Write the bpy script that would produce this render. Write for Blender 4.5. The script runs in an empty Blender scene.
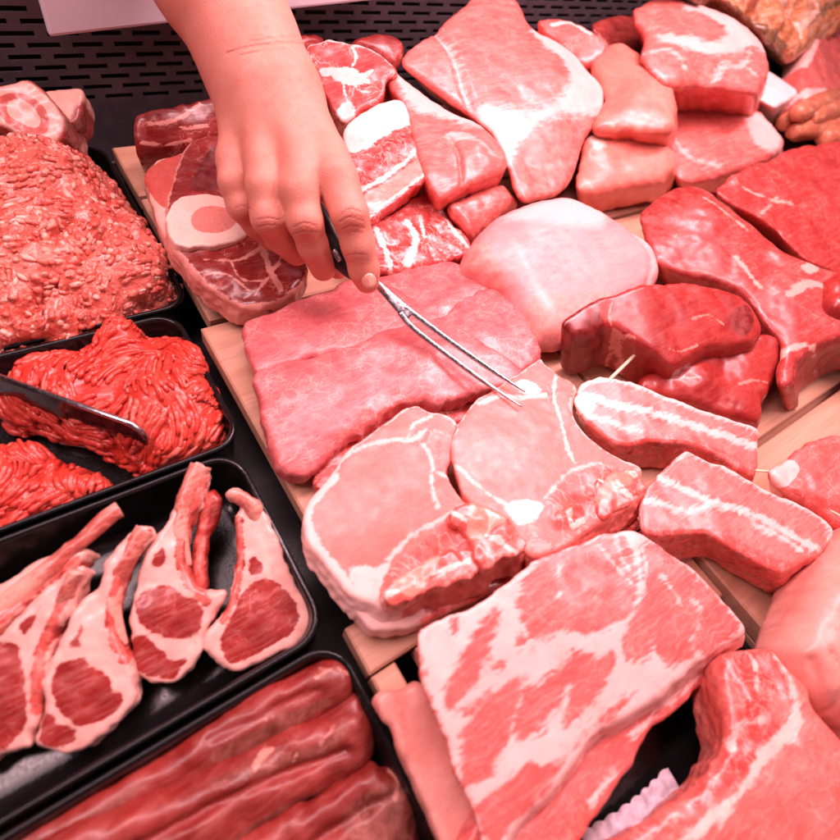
LA,LB,LC,LW,EXPO=12.6,6.6,1.1,.055,.68
import bpy, math, random
import numpy as np
random.seed(5); RNG=np.random.default_rng(7)
SC=bpy.context.scene; COL=SC.collection
# ---------------------------------------------------------------- camera geometry
F=540.0; TH=math.radians(53); RO=math.radians(22); HC=.367
_n=np.array([-math.sin(RO),math.cos(RO)])
_D=np.array([math.cos(TH)*_n[0],math.cos(TH)*_n[1],math.sin(TH)])
_v=-F*math.tan(TH)*_n+720*np.array([math.cos(RO),math.sin(RO)])
_X=np.array([_v[0],_v[1],F]); _X/=np.linalg.norm(_X)
_Z=-_D; _Y=np.cross(_Z,_X)
R=np.array([_X,_Y,_Z]); CAM=np.array([0,0,HC])
def ray(px,py): return R@np.array([px-420.,py-420.,F])
def P(px,py,z):
    r=ray(px,py); return CAM+r*((z-HC)/r[2])
def PD(px,py,d): return CAM+ray(px,py)*(d/F)
def PY(px,py,y):
    r=ray(px,py); return CAM+r*((y-CAM[1])/r[1])
def proj(V):
    c=(V-CAM)@R; return np.stack([420+F*c[:,0]/c[:,2],420+F*c[:,1]/c[:,2]],1)
cd=bpy.data.cameras.new('camera'); cam=bpy.data.objects.new('camera',cd); COL.objects.link(cam)
from mathutils import Matrix
m=np.eye(4); m[:3,0]=R[:,0]; m[:3,1]=-R[:,1]; m[:3,2]=-R[:,2]; m[:3,3]=CAM
cam.matrix_world=Matrix(m.tolist())
cd.sensor_width=36; cd.sensor_fit='HORIZONTAL'; cd.lens=F/840*36; cd.clip_start=.01; cd.clip_end=50
cd.dof.use_dof=True; cd.dof.focus_distance=.475; cd.dof.aperture_fstop=4.4
SC.camera=cam
# ---------------------------------------------------------------- small numeric helpers
_T=[np.random.default_rng(100+i).random((32,32,32)) for i in range(6)]
def vn(x,y,z,f,s=0):
    t=_T[s%6]
    x=np.asarray(x)*f+s*3.7; y=np.asarray(y)*f+s*1.3+9; z=np.asarray(z)*f+5.1
    xi=np.floor(x).astype(int); yi=np.floor(y).astype(int); zi=np.floor(z).astype(int)
    a=x-xi;b=y-yi;c=z-zi; a=a*a*(3-2*a);b=b*b*(3-2*b);c=c*c*(3-2*c)
    g=lambda i,j,k:t[(xi+i)&31,(yi+j)&31,(zi+k)&31]
    l0=(g(0,0,0)*(1-a)+g(1,0,0)*a)*(1-b)+(g(0,1,0)*(1-a)+g(1,1,0)*a)*b
    l1=(g(0,0,1)*(1-a)+g(1,0,1)*a)*(1-b)+(g(0,1,1)*(1-a)+g(1,1,1)*a)*b
    return (l0*(1-c)+l1*c)*2-1
def fbm(x,y,z,f,s=0,o=3):
    r=0;a=1
    for i in range(o):
        r=r+a*vn(x,y,z,f*2**i,s+i); a*=.5
    return r
def crom(pts,k=5,closed=True):
    p=np.asarray(pts,float); n=len(p); out=[]
    rng_=range(n) if closed else range(n-1)
    for i in rng_:
        if closed: a,b,c,d=p[(i-1)%n],p[i],p[(i+1)%n],p[(i+2)%n]
        else: a,b,c,d=p[max(i-1,0)],p[i],p[i+1],p[min(i+2,n-1)]
        for t in np.arange(k)/k:
            out.append(.5*((2*b)+(c-a)*t+(2*a-5*b+4*c-d)*t*t+(3*b-a-3*c+d)*t**3))
    if not closed: out.append(p[-1])
    return np.array(out)
def segdist(Q,p,closed):
    q=p if closed else p[:-1]; nx=np.roll(p,-1,0) if closed else p[1:]
    best=np.full(len(Q),1e9)
    for a,b in zip(q,nx):
        e=b-a; L=e@e+1e-18
        t=np.clip(((Q-a)@e)/L,0,1)
        d=Q-a-t[:,None]*e
        np.minimum(best,(d*d).sum(1),out=best)
    return np.sqrt(best)
def polysd(Q,p):
    d=segdist(Q,p,True); ins=np.zeros(len(Q),bool)
    for a,b in zip(p,np.roll(p,-1,0)):
        c=((a[1]>Q[:,1])!=(b[1]>Q[:,1]))
        xs=(b[0]-a[0])*(Q[:,1]-a[1])/((b[1]-a[1]) if b[1]!=a[1] else 1e-12)+a[0]
        ins^=c&(Q[:,0]<xs)
    return np.where(ins,-d,d)
def surface_nets(Fd,o,h):
    S=Fd<0; nx,ny,nz=Fd.shape
    c=np.zeros((nx-1,ny-1,nz-1),np.int8)
    for i in (0,1):
        for j in (0,1):
            for k in (0,1): c+=S[i:nx-1+i,j:ny-1+j,k:nz-1+k]
    act=(c>0)&(c<8); idx=np.full(act.shape,-1,np.int64); n=act.sum(); idx[act]=np.arange(n)
    I=np.argwhere(act); acc=np.zeros((n,3)); cnt=np.zeros(n)
    cs=[(i,j,k) for i in (0,1) for j in (0,1) for k in (0,1)]
    for a in cs:
        for ax in range(3):
            if a[ax]: continue
            b=list(a); b[ax]=1
            fa=Fd[I[:,0]+a[0],I[:,1]+a[1],I[:,2]+a[2]]; fb=Fd[I[:,0]+b[0],I[:,1]+b[1],I[:,2]+b[2]]
            m_=(fa<0)!=(fb<0); t=np.where(m_,fa/(fa-fb+1e-20),0)
            p=np.tile(np.array(a,float),(n,1)); p[:,ax]+=t
            acc[m_]+=p[m_]; cnt[m_]+=1
    V=(I+acc/cnt[:,None])*h+o
    quads=[]
    for ax in range(3):
        A=np.moveaxis(S,ax,0); Ix=np.moveaxis(idx,ax,0)
        s0=A[:-1,1:-1,1:-1]; s1=A[1:,1:-1,1:-1]; E=s0!=s1
        e=np.argwhere(E); 
        if not len(e): continue
        i,j,k=e.T
        q=np.stack([Ix[i,j,k],Ix[i,j+1,k],Ix[i,j+1,k+1],Ix[i,j,k+1]],1)
        inv=~s0[i,j,k] if ax!=1 else s0[i,j,k]
        q[inv]=q[inv][:,::-1]
        quads.append(q)
    Q=np.concatenate(quads); Q=Q[(Q>=0).all(1)]
    return V,Q
def lap(V,Q,it=1,k=.5):
    for _ in range(it):
        acc=np.zeros_like(V); cnt=np.zeros(len(V))
        for a in range(4):
            i=Q[:,a]; j=Q[:,(a+1)%4]
            np.add.at(acc,i,V[j]); np.add.at(acc,j,V[i]); np.add.at(cnt,i,1); np.add.at(cnt,j,1)
        V=V*(1-k)+k*acc/np.maximum(cnt,1)[:,None]
    return V
# ---------------------------------------------------------------- objects
def mkmesh(name,V,faces,mat,attrs=None,smooth=True):
    me=bpy.data.meshes.new(name); V=np.asarray(V,np.float32)
    if isinstance(faces,np.ndarray):
        nf,k=faces.shape
        me.vertices.add(len(V)); me.vertices.foreach_set('co',V.ravel())
        me.loops.add(nf*k); me.loops.foreach_set('vertex_index',faces.astype(np.int32).ravel())
        me.polygons.add(nf); me.polygons.foreach_set('loop_start',np.arange(0,nf*k,k,dtype=np.int32))
        me.update(calc_edges=True)
    else:
        me.from_pydata(V.tolist(),[],[list(map(int,f)) for f in faces]); me.update()
    me.polygons.foreach_set('use_smooth',np.full(len(me.polygons),bool(smooth)))
    for k,a in (attrs or {}).items():
        at=me.attributes.new(k,'FLOAT','POINT'); at.data.foreach_set('value',np.asarray(a,np.float32))
    if mat: me.materials.append(mat)
    me.update(); return me
def link(name,me,parent=None,mw=None):
    o=bpy.data.objects.new(name,me); COL.objects.link(o)
    if parent is not None: o.parent=parent
    if mw is not None: o.matrix_world=mw
    return o
def tag(o,label=None,cat=None,group=None,kind=None):
    if label:o['label']=label
    if cat:o['category']=cat
    if group:o['group']=group
    if kind:o['kind']=kind
    return o
def frame(plane,pts):
    pts=np.asarray(pts,float); c=pts.mean(0)
    if isinstance(plane,(int,float)):
        n=np.array([0,0,1.]); p0=P(c[0],c[1],plane)
    else:
        w3=[P(*q) for q in plane]; a,b=w3[:2]
        n=np.cross(b-a,w3[2]-a) if len(w3)>2 else np.cross(b-a,np.cross([0,0,1.],b-a)); n/=np.linalg.norm(n)
        if n@(CAM-a)<0:n=-n
        r=ray(*c); p0=CAM+r*(((a-CAM)@n)/(r@n))
    u=np.array([1.,0,0])-n*n[0]; u/=np.linalg.norm(u); v=np.cross(n,u)
    return p0,u,v,n
def to_uv(fr,pts,w=0.):
    p0,u,v,n=fr; out=[]
    for q in pts:
        r=ray(q[0],q[1]); t=((p0+n*w-CAM)@n)/(r@n); d=CAM+r*t-p0; out.append((d@u,d@v))
    return np.array(out)
def fmat(fr):
    p0,u,v,n=fr; m=np.eye(4); m[:3,0]=u;m[:3,1]=v;m[:3,2]=n;m[:3,3]=p0; return Matrix(m.tolist())
def region(fr,UV,ops,base,mpp,d2):
    f=np.full(len(UV),float(base))
    for op in ops:
        k=op[0]
        if k[1]=='P': s=-polysd(UV,crom(to_uv(fr,op[1]),4))
        elif k[1]=='L': s=op[2]*mpp-segdist(UV,crom(to_uv(fr,op[1]),4,False),False)
        elif k[1]=='R': s=op[1]*mpp+d2
        if len(op)>3 or (k[1]=='R' and len(op)>2):      # limited to a polygon
            s=np.minimum(s,-polysd(UV,crom(to_uv(fr,op[-1]),4)))
        f=np.maximum(f,s) if k[0]=='+' else np.minimum(f,-s)
    return np.clip(f*100,-3,3)
def M(name,label,cat,outline,plane,thick,mat,r=.006,back=None,dome=0.,bumps=(),noise=(.0012,60),flare=0.,floor=None,
      h=.0017,fat=(),alt=(),bone=(),fbase=-1,group=None,parent=None,sm=True,edge=0.0,grooves=(),wobble=.0009,bottom_dome=0.):
    fr=frame(plane,outline); p0,u,v,n=fr
    poly=to_uv(fr,outline); poly=crom(poly,5) if sm else poly
    mpp=np.linalg.norm(p0-CAM)/math.hypot(F,*(np.mean(outline,0)-420))
    lo=poly.min(0); hi=poly.max(0)
    sh=np.zeros(2)
    if back is not None:
        sh=(to_uv(fr,[back[1]],-thick)[0]-to_uv(fr,[back[0]])[0])/thick      # uv shift per metre of depth
    pad=.008+max(0,flare)*thick
    lo=np.minimum(lo,lo+sh*thick)-pad; hi=np.maximum(hi,hi+sh*thick)+pad
    up=max([0]+[b[3] for b in bumps])+max(dome,0)+.008
    nx,ny=[int((hi[i]-lo[i])/h)+2 for i in (0,1)]; zlo=-thick-.008-max(bottom_dome,0); nz=int((up-zlo)/h)+2
    gx=lo[0]+np.arange(nx)*h; gy=lo[1]+np.arange(ny)*h; gz=zlo+np.arange(nz)*h
    GX,GY=np.meshgrid(gx,gy,indexing='ij'); Q=np.stack([GX.ravel(),GY.ravel()],1)
    D0=polysd(Q,poly).reshape(nx,ny)
    D0=D0+wobble*fbm(GX+p0[0],GY+p0[1],GX*0,120,4,3)
    Ds=D0.copy()
    for _ in range(6): Ds[1:-1,1:-1]=(Ds[1:-1,1:-1]*2+Ds[:-2,1:-1]+Ds[2:,1:-1]+Ds[1:-1,:-2]+Ds[1:-1,2:])/6
    T=np.zeros_like(D0)
    if dome:
        Rm=max(-D0.min(),1e-4); q=np.clip(-Ds/Rm,0,1); T+=dome*np.sqrt(np.clip(1-(1-q)**2,0,1))
    for bx,by,br,bh in bumps:
        c=to_uv(fr,[(bx,by)])[0]; T+=bh*np.exp(-((GX-c[0])**2+(GY-c[1])**2)/(br*mpp)**2)
    for pts,w,dp in grooves:
        s=segdist(Q,crom(to_uv(fr,pts),4,False),False).reshape(nx,ny); T-=dp*np.exp(-(s/(w*mpp))**2)
    T+=noise[0]*.6*fbm(GX,GY,GX*0,noise[1]*.35,1)
    Bt=-thick-(bottom_dome*np.clip(-Ds/.02,0,1) if bottom_dome else 0)
    Fd=np.empty((nx,ny,nz),np.float32)
    from_i=np.arange(nx); from_j=np.arange(ny)
    for k,w in enumerate(gz):
        dd=-min(w,0)
        sx,sy=sh*dd/h
        if sx or sy:
            ii=np.clip(from_i-sx,0,nx-1.001); jj=np.clip(from_j-sy,0,ny-1.001)
            i0=ii.astype(int); j0=jj.astype(int); a=(ii-i0)[:,None]; b=(jj-j0)[None]
            Dk=(D0[np.ix_(i0,j0)]*(1-a)+D0[np.ix_(i0+1,j0)]*a)*(1-b)+(D0[np.ix_(i0,j0+1)]*(1-a)+D0[np.ix_(i0+1,j0+1)]*a)*b
        else: Dk=D0
        Dk=Dk-flare*dd
        dz=np.maximum(w-T,Bt-w)
        if floor is not None:
            wz=p0[2]+GX*u[2]+GY*v[2]+w*n[2]; dz=np.maximum(dz,floor-wz)
        a=Dk+r; b=dz+r
        Fd[:,:,k]=np.minimum(np.maximum(a,b),0)+np.hypot(np.maximum(a,0),np.maximum(b,0))-r
    X3,Y3,Z3=np.meshgrid(gx,gy,gz,indexing='ij')
    near=np.abs(Fd)<.012
    N=fbm(X3[near]+p0[0],Y3[near]+p0[1],Z3[near],noise[1],2)*noise[0]
    if edge: N+=edge*fbm(X3[near],Y3[near]+p0[1],Z3[near],260,3,2)*np.clip(Z3[near]*-160,0,1)
    Fd[near]+=N
    Fd[0]=Fd[-1]=.01; Fd[:,0]=Fd[:,-1]=.01; Fd[:,:,0]=Fd[:,:,-1]=.01
    V,Qd=surface_nets(Fd,np.array([gx[0],gy[0],gz[0]]),h)
    V=lap(V,Qd,2,.5)
    UV=V[:,:2]-sh[None]*(-np.minimum(V[:,2],0))[:,None]
    d2=polysd(UV,poly)
    A=region(fr,UV,alt,-1,mpp,d2); Ft=region(fr,UV,fat,fbase,mpp,d2)
    if fbase==1: Ft=np.minimum(Ft,-A)
    at={'fat':Ft,'alt':A,'bone':region(fr,UV,bone,-1,mpp,d2),
        'dep':np.clip(-V[:,2]*100,0,10)}
    me=mkmesh(name,V,Qd,mat,at)
    if parent is None: o=link(name,me,mw=fmat(fr)); tag(o,label,cat,group)
    else: o=link(name,me,parent=parent); o.matrix_world=fmat(fr)
    return o
def tube(pts,rad,sides=8,k=4,flat=1.0,cap=True,up=None):
    c=crom(pts,k,False) if k>1 else np.asarray(pts,float)
    rr=np.interp(np.linspace(0,1,len(c)),np.linspace(0,1,len(rad)),rad) if hasattr(rad,'__len__') else np.full(len(c),rad)
    V=[];Fc=[]; prev=None
    for i in range(len(c)):
        t=c[min(i+1,len(c)-1)]-c[max(i-1,0)]; t/=np.linalg.norm(t)+1e-12
        if prev is None:
            a=np.array([0,0,1.]) if up is None else np.asarray(up,float)
            if abs(t@a)>.95:a=np.array([1.,0,0])
        else:a=prev
        a=a-t*(a@t);a/=np.linalg.norm(a);prev=a;b=np.cross(t,a)
        for s in range(sides):
            g=2*math.pi*s/sides; V.append(c[i]+rr[i]*(math.cos(g)*a*flat+math.sin(g)*b))
    n=len(c)
    for i in range(n-1):
        for s in range(sides):
            q=(s+1)%sides; Fc.append((i*sides+s,i*sides+q,(i+1)*sides+q,(i+1)*sides+s))
    V=list(V)
    if cap:
        for e,i in ((c[0],0),(c[-1],n-1)):
            nv=len(V);V.append(e)
            for s in range(sides):
                q=(s+1)%sides; Fc.append((i*sides+q,i*sides+s,nv) if i==0 else (i*sides+s,i*sides+q,nv))
    return np.array(V),Fc
def join(parts):
    V=[];Fc=[];o=0
    for v,f in parts:
        V.append(v);Fc+= [tuple(x+o for x in g) for g in f]; o+=len(v)
    return np.concatenate(V),Fc
def bevel_box(lo,hi,b):
    lo=np.array(lo,float);hi=np.array(hi,float)
    V=[];
    for z,ins in ((lo[2],b),(lo[2]+b,0),(hi[2]-b,0),(hi[2],b)):
        x0,y0,x1,y1=lo[0]+ins,lo[1]+ins,hi[0]-ins,hi[1]-ins
        c=0 if ins else b
        V+=[(x0+c*.4,y0,z),(x1-c*.4,y0,z),(x1,y0+c*.4,z),(x1,y1-c*.4,z),(x1-c*.4,y1,z),(x0+c*.4,y1,z),(x0,y1-c*.4,z),(x0,y0+c*.4,z)]
    Fc=[]
    for l in range(3):
        for s in range(8):
            q=(s+1)%8; Fc.append((l*8+s,l*8+q,l*8+8+q,l*8+8+s))
    Fc.append(tuple(range(7,-1,-1)));Fc.append(tuple(range(24,32)))
    return np.array(V),Fc
# ---------------------------------------------------------------- materials
class NT:
    def __init__(s,name):
        s.m=bpy.data.materials.new(name); s.m.use_nodes=True; s.t=s.m.node_tree; s.t.nodes.clear()
        s.out=s.n('ShaderNodeOutputMaterial'); s.b=s.n('ShaderNodeBsdfPrincipled'); s.l(s.b.outputs[0],s.out.inputs[0])
        s.co=s.n('ShaderNodeTexCoord').outputs['Object']
    def n(s,t,**k):
        x=s.t.nodes.new(t)
        for a,b in k.items(): setattr(x,a,b)
        return x
    def l(s,a,b): s.t.links.new(a,b)
    def set(s,sock,v):
        if hasattr(v,'is_linked') or isinstance(v,bpy.types.NodeSocket): s.l(v,sock)
        else:
            if isinstance(v,tuple) and len(v)==3 and sock.type=='RGBA': v=(*v,1)
            sock.default_value=v
    def math(s,op,a,b=0.,c=None,clamp=False):
        x=s.n('ShaderNodeMath',operation=op,use_clamp=clamp); s.set(x.inputs[0],a); s.set(x.inputs[1],b)
        if c is not None:s.set(x.inputs[2],c)
        return x.outputs[0]
    def mix(s,f,a,b,mode='MIX'):
        x=s.n('ShaderNodeMix',data_type='RGBA',blend_type=mode); s.set(x.inputs[0],f); s.set(x.inputs[6],a); s.set(x.inputs[7],b); return x.outputs[2]
    def mr(s,v,a,b,c=0.,d=1.,smooth=True):
        x=s.n('ShaderNodeMapRange',interpolation_type='SMOOTHSTEP' if smooth else 'LINEAR')
        for i,q in zip(range(5),(v,a,b,c,d)): s.set(x.inputs[i],q)
        return x.outputs[0]
    def noise(s,scale,det=3,rough=.55,vec=None,dist=0.):
        x=s.n('ShaderNodeTexNoise'); s.l(vec if vec is not None else s.co,x.inputs['Vector'])
        x.inputs['Scale'].default_value=scale;x.inputs['Detail'].default_value=det;x.inputs['Roughness'].default_value=rough;x.inputs['Distortion'].default_value=dist
        return x.outputs[0],x.outputs[1]
    def mapping(s,rot,scale,vec=None):
        x=s.n('ShaderNodeMapping'); s.l(vec if vec is not None else s.co,x.inputs[0]); x.inputs['Rotation'].default_value=rot; x.inputs['Scale'].default_value=scale; return x.outputs[0]
    def voro(s,scale,vec=None,feature='DISTANCE_TO_EDGE'):
        x=s.n('ShaderNodeTexVoronoi',feature=feature); s.l(vec if vec is not None else s.co,x.inputs['Vector']); x.inputs['Scale'].default_value=scale; return x.outputs[0]
    def warp(s,vec,amt,scale):
        c=s.noise(scale,2,vec=vec)[1]
        a=s.n('ShaderNodeVectorMath',operation='SUBTRACT'); s.l(c,a.inputs[0]); a.inputs[1].default_value=(.5,.5,.5)
        b=s.n('ShaderNodeVectorMath',operation='SCALE'); s.l(a.outputs[0],b.inputs[0]); b.inputs['Scale'].default_value=amt
        d=s.n('ShaderNodeVectorMath',operation='ADD'); s.l(vec,d.inputs[0]); s.l(b.outputs[0],d.inputs[1]); return d.outputs[0]
    def attr(s,n): return s.n('ShaderNodeAttribute',attribute_name=n).outputs['Fac']
    def bump(s,hgt,dist,strength=1.,nrm=None):
        x=s.n('ShaderNodeBump'); s.l(hgt,x.inputs['Height']); x.inputs['Distance'].default_value=dist; x.inputs['Strength'].default_value=strength
        if nrm is not None:s.l(nrm,x.inputs['Normal'])
        return x.outputs[0]
    def p(s,**k):
        for a,b in k.items():
            s.set(s.b.inputs[a.replace('_',' ')],b)
def meat(name,lean,lean2,fat=(.86,.62,.56),alt=(.45,.05,.04),bonec=(.8,.55,.48),marb=(.5,55,.10),fib=(.35,30,1.),jag=.22,soft=.07,
         rough=.3,coat=.25,sss=.15,bumpd=.00034,altfat=.25,rad=.0028,mvar=1.,film=0.1,net=False):
    s=NT(name)
    n1=s.noise(28,3)[0]; n2=s.noise(110,4)[0]; n3=s.noise(420,3,.65)[0]
    fv=s.mapping((0,0,math.radians(fib[1])),(22*fib[2],190*fib[2],60*fib[2]),s.warp(s.co,.012,45))
    fb=s.noise(1.,4,.6,vec=fv)[0]
    fb2=s.noise(1.,3,.6,vec=s.mapping((0,0,math.radians(fib[1])),(70*fib[2],640*fib[2],200*fib[2]),s.warp(s.co,.006,60)))[0]
    c=s.mix(s.mr(n1,.3,.7),lean,lean2)
    dk=tuple(x*.62 for x in lean)
    c=s.mix(s.math('MULTIPLY',s.mr(n2,.52,.75),.30*mvar),c,dk)
    lt=tuple(min(1,a*.55+b*.45) for a,b in zip(lean2,fat))
    c=s.mix(s.math('MULTIPLY',s.mr(fb,.48,.72),fib[0]),c,lt)
    c=s.mix(s.math('MULTIPLY',s.mr(fb,.5,.28),fib[0]*.7),c,dk)
    c=s.mix(s.math('MULTIPLY',s.mr(fb2,.52,.72),fib[0]*1.0),c,lt); c=s.mix(s.math('MULTIPLY',s.mr(fb2,.48,.28),fib[0]*1.1),c,dk)
    if marb[0]>0:
        wv=s.warp(s.co,.010,60)
        def ridge(sc,w,off):
            nn=s.noise(sc,2.5,.5,vec=wv,dist=.4)[0]; return s.mr(s.math('ABSOLUTE',s.math('SUBTRACT',nn,off)),w,w*.25)
        gate=s.mr(s.noise(30,2)[0],.42,.60)
        mk=s.math('MULTIPLY',s.math('MAXIMUM',ridge(marb[1]*.9,marb[2]*.16,.5),s.math('MULTIPLY',ridge(marb[1]*2.2,marb[2]*.22,.52),.7)),gate)
        if net:
            e=s.voro(marb[1],s.warp(s.warp(s.co,.02,40),.006,160)); mk=s.math('MAXIMUM',mk,s.math('MULTIPLY',s.mr(e,.06,.0),s.mr(n1,.42,.62)))
        c=s.mix(s.math('MULTIPLY',mk,marb[0]),c,fat)
    n4=s.noise(1300,2,.6)[0]; c=s.mix(s.math('MULTIPLY',s.mr(n4,.55,.72),.22),c,lt); c=s.mix(s.math('MULTIPLY',s.mr(n3,.54,.72),.30),c,dk)
    # zones
    j=s.math('ADD',s.math('MULTIPLY',s.math('SUBTRACT',n2,.5),jag*2),s.math('ADD',s.math('MULTIPLY',s.math('SUBTRACT',n3,.5),jag*1.0),s.math('MULTIPLY',s.math('SUBTRACT',fb,.5),jag*4.2*min(1,fib[0]*2))))
    am=s.mr(s.math('ADD',s.attr('alt'),j),-.18,.18)
    ac=s.mix(s.mr(n2,.35,.7),alt,tuple(min(1,x*1.6+.02) for x in alt))
    if altfat:
        ac=s.mix(s.math('MULTIPLY',s.mr(n3,.55,.7),.35*altfat),ac,fat)
        rn=s.noise(60,4,.6,dist=.8)[0]; ac=s.mix(s.math('MULTIPLY',s.mr(s.math('ABSOLUTE',s.math('SUBTRACT',rn,.5)),.035,.005),.7*altfat),ac,fat)
        ac=s.mix(s.math('MULTIPLY',s.mr(s.noise(42,4,.6)[0],.52,.62),.6*altfat),ac,fat)
    c=s.mix(am,c,ac)
    fm=s.mr(s.math('ADD',s.attr('fat'),j),-soft,soft)
    fc=s.mix(s.mr(n1,.35,.7),fat,tuple(a*.82+b*.18 for a,b in zip(fat,lean2)))
    fc=s.mix(s.math('MULTIPLY',s.mr(n2,.55,.8),.35),fc,lean2)
    c=s.mix(s.math('MULTIPLY',fm,.96),c,fc)
    bm=s.mr(s.math('ADD',s.attr('bone'),s.math('MULTIPLY',j,.5)),-.05,.05)
    bc=s.mix(s.mr(n3,.45,.7),bonec,tuple(x*.75 for x in bonec))
    c=s.mix(bm,c,bc)
    if film: c=s.mix(s.math('MULTIPLY',s.mr(s.noise(16,4,.6)[0],.55,.8),film),c,tuple(a*.5+b*.5 for a,b in zip(fat,lean2)))
    ht=s.math('ADD',s.math('MULTIPLY',n2,.5),s.math('ADD',s.math('MULTIPLY',n3,.35),s.math('MULTIPLY',s.math('ADD',fb,s.math('MULTIPLY',fb2,.6)),.9*fib[0]*2)))
    ht=s.math('ADD',ht,s.math('MULTIPLY',fm,.5))
    nb=s.bump(ht,bumpd,.9)
    s.p(Base_Color=c,Roughness=s.mr(n2,.3,.7,rough-.07,rough+.12),Coat_Weight=coat,Coat_Roughness=.16,Normal=nb,Subsurface_Weight=sss,Subsurface_Scale=rad,Subsurface_Radius=(1.,.32,.25),Specular_IOR_Level=.5)
    return s.m
def plain(name,col,rough=.5,metal=0.,var=.15,scale=60,bump=.0,coat=0.,spec=.5):
    s=NT(name); n=s.noise(scale,4)[0]; n2=s.noise(scale*9,3)[0]
    c=s.mix(s.mr(n,.3,.7),tuple(x*(1-var) for x in col),tuple(min(1,x*(1+var)) for x in col))
    s.p(Base_Color=c,Metallic=metal,Roughness=s.mr(n2,.3,.7,max(.03,rough-.06),min(1,rough+.08)),Coat_Weight=coat,Specular_IOR_Level=spec)
    if bump: s.p(Normal=s.bump(n2,bump,.8))
    return s.m
# ---------------------------------------------------------------- the materials of this counter
PORK=meat('pork',(.66,.10,.085),(.76,.155,.13),fat=(.92,.58,.53),marb=(.30,50,.09),fib=(.34,20,1.),rough=.32,coat=.25)
PORKS=meat('pork_pale',(.78,.155,.125),(.80,.18,.148),fat=(.94,.60,.54),alt=(.62,.075,.058),marb=(.10,40,.08),fib=(.13,75,1.6),rough=.40,coat=.12,jag=.34,soft=.12,bumpd=.00025,film=.05,mvar=.25,altfat=.5)
SMOOTH=meat('pork_smooth',(.70,.15,.11),(.78,.215,.16),fat=(.92,.58,.52),marb=(.1,40,.08),fib=(.14,75,1.),rough=.38,coat=.15,jag=.2,soft=.4,bumpd=.0003,film=.25,mvar=.6)
CUT=meat('cutlet',(.53,.08,.086),(.70,.155,.15),fat=(.88,.46,.43),marb=(.42,62,.08),fib=(.26,25,1.3),rough=.33,coat=.12,jag=.15,film=.16,net=True,mvar=1.3,bumpd=.0006)
SLAB=meat('shoulder',(.68,.095,.082),(.77,.145,.125),fat=(.95,.57,.52),alt=(.54,.08,.06),marb=(.22,45,.08),fib=(.46,100,1.8),rough=.38,coat=.22,jag=.36,soft=.20,film=.05,mvar=.5)
JOINT=meat('joint',(.68,.105,.09),(.76,.155,.13),fat=(.94,.52,.48),alt=(.50,.10,.08),marb=(.20,35,.09),fib=(.42,80,1.1),rough=.38,coat=.22,jag=.65,soft=.55,film=.05,mvar=.6,altfat=.1)
BELLY=meat('belly',(.68,.105,.092),(.77,.17,.145),fat=(.95,.60,.55),alt=(.48,.05,.038),marb=(.12,55,.09),fib=(.36,-35,1.6),rough=.32,coat=.25,jag=.4,soft=.25,film=.05,bumpd=.0002)
WHITEM=meat('white_meat',(.76,.235,.235),(.80,.30,.29),fat=(.86,.48,.455),alt=(.72,.19,.16),marb=(.08,35,.1),fib=(.28,60,.8),rough=.48,coat=.05,jag=.4,soft=.8,film=.2)
BEEF=meat('beef',(.30,.012,.011),(.42,.030,.024),fat=(.74,.26,.21),alt=(.17,.008,.007),marb=(.12,45,.05),fib=(.24,40,1.),rough=.35,coat=.25,altfat=0,film=.05,bumpd=.0002)
BEEFP=meat('beef_pink',(.38,.022,.02),(.50,.048,.041),fat=(.84,.38,.32),alt=(.27,.016,.013),marb=(.30,36,.07),fib=(.30,40,1.),rough=.40,coat=.22,film=.10,jag=.4,soft=.2,altfat=.1,bumpd=.00022)
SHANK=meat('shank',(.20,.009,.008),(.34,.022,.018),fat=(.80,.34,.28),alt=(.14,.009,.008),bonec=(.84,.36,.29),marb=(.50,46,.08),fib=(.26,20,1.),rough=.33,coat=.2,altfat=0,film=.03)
RIBS=meat('short_rib',(.54,.032,.028),(.66,.075,.063),fat=(.96,.66,.60),alt=(.42,.024,.02),bonec=(.80,.28,.23),marb=(.50,60,.12),fib=(.26,-20,1.),rough=.3,coat=.25,film=.03,jag=.35,altfat=.5)
LAMB=meat('lamb',(.27,.011,.009),(.38,.024,.018),fat=(.90,.48,.41),alt=(.54,.075,.055),bonec=(.72,.22,.17),marb=(.25,60,.05),fib=(.36,35,1.),rough=.34,coat=.2,jag=.22,film=.03,altfat=.3)
LBONE=meat('lamb_bone',(.42,.05,.038),(.64,.17,.125),fat=(.84,.42,.33),marb=(.55,60,.14),fib=(.55,0,1.4),rough=.3,coat=.3,alt=(.30,.03,.024),film=.2,soft=.55,jag=.5)
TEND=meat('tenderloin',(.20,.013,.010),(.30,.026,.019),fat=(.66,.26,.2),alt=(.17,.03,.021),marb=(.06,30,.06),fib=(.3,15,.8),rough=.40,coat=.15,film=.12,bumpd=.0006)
BONEM=meat('cut_bone',(.84,.40,.32),(.88,.50,.41),fat=(.88,.56,.48),alt=(.26,.02,.015),bonec=(.62,.10,.075),marb=(.3,80,.12),fib=(.1,0,1.),rough=.35,coat=.3,jag=.2)
SHANKB=meat('shank_bone',(.88,.56,.46),(.92,.66,.56),fat=(.88,.56,.48),alt=(.70,.2,.15),bonec=(.78,.25,.20),marb=(.1,80,.1),fib=(.1,0,1.),rough=.4,coat=.2,jag=.15)
SKINF=meat('rind',(.82,.28,.23),(.86,.36,.295),fat=(.92,.58,.51),alt=(.74,.18,.13),marb=(.15,40,.08),fib=(.16,0,1.),rough=.38,coat=.15,jag=.3,film=.2)
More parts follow.
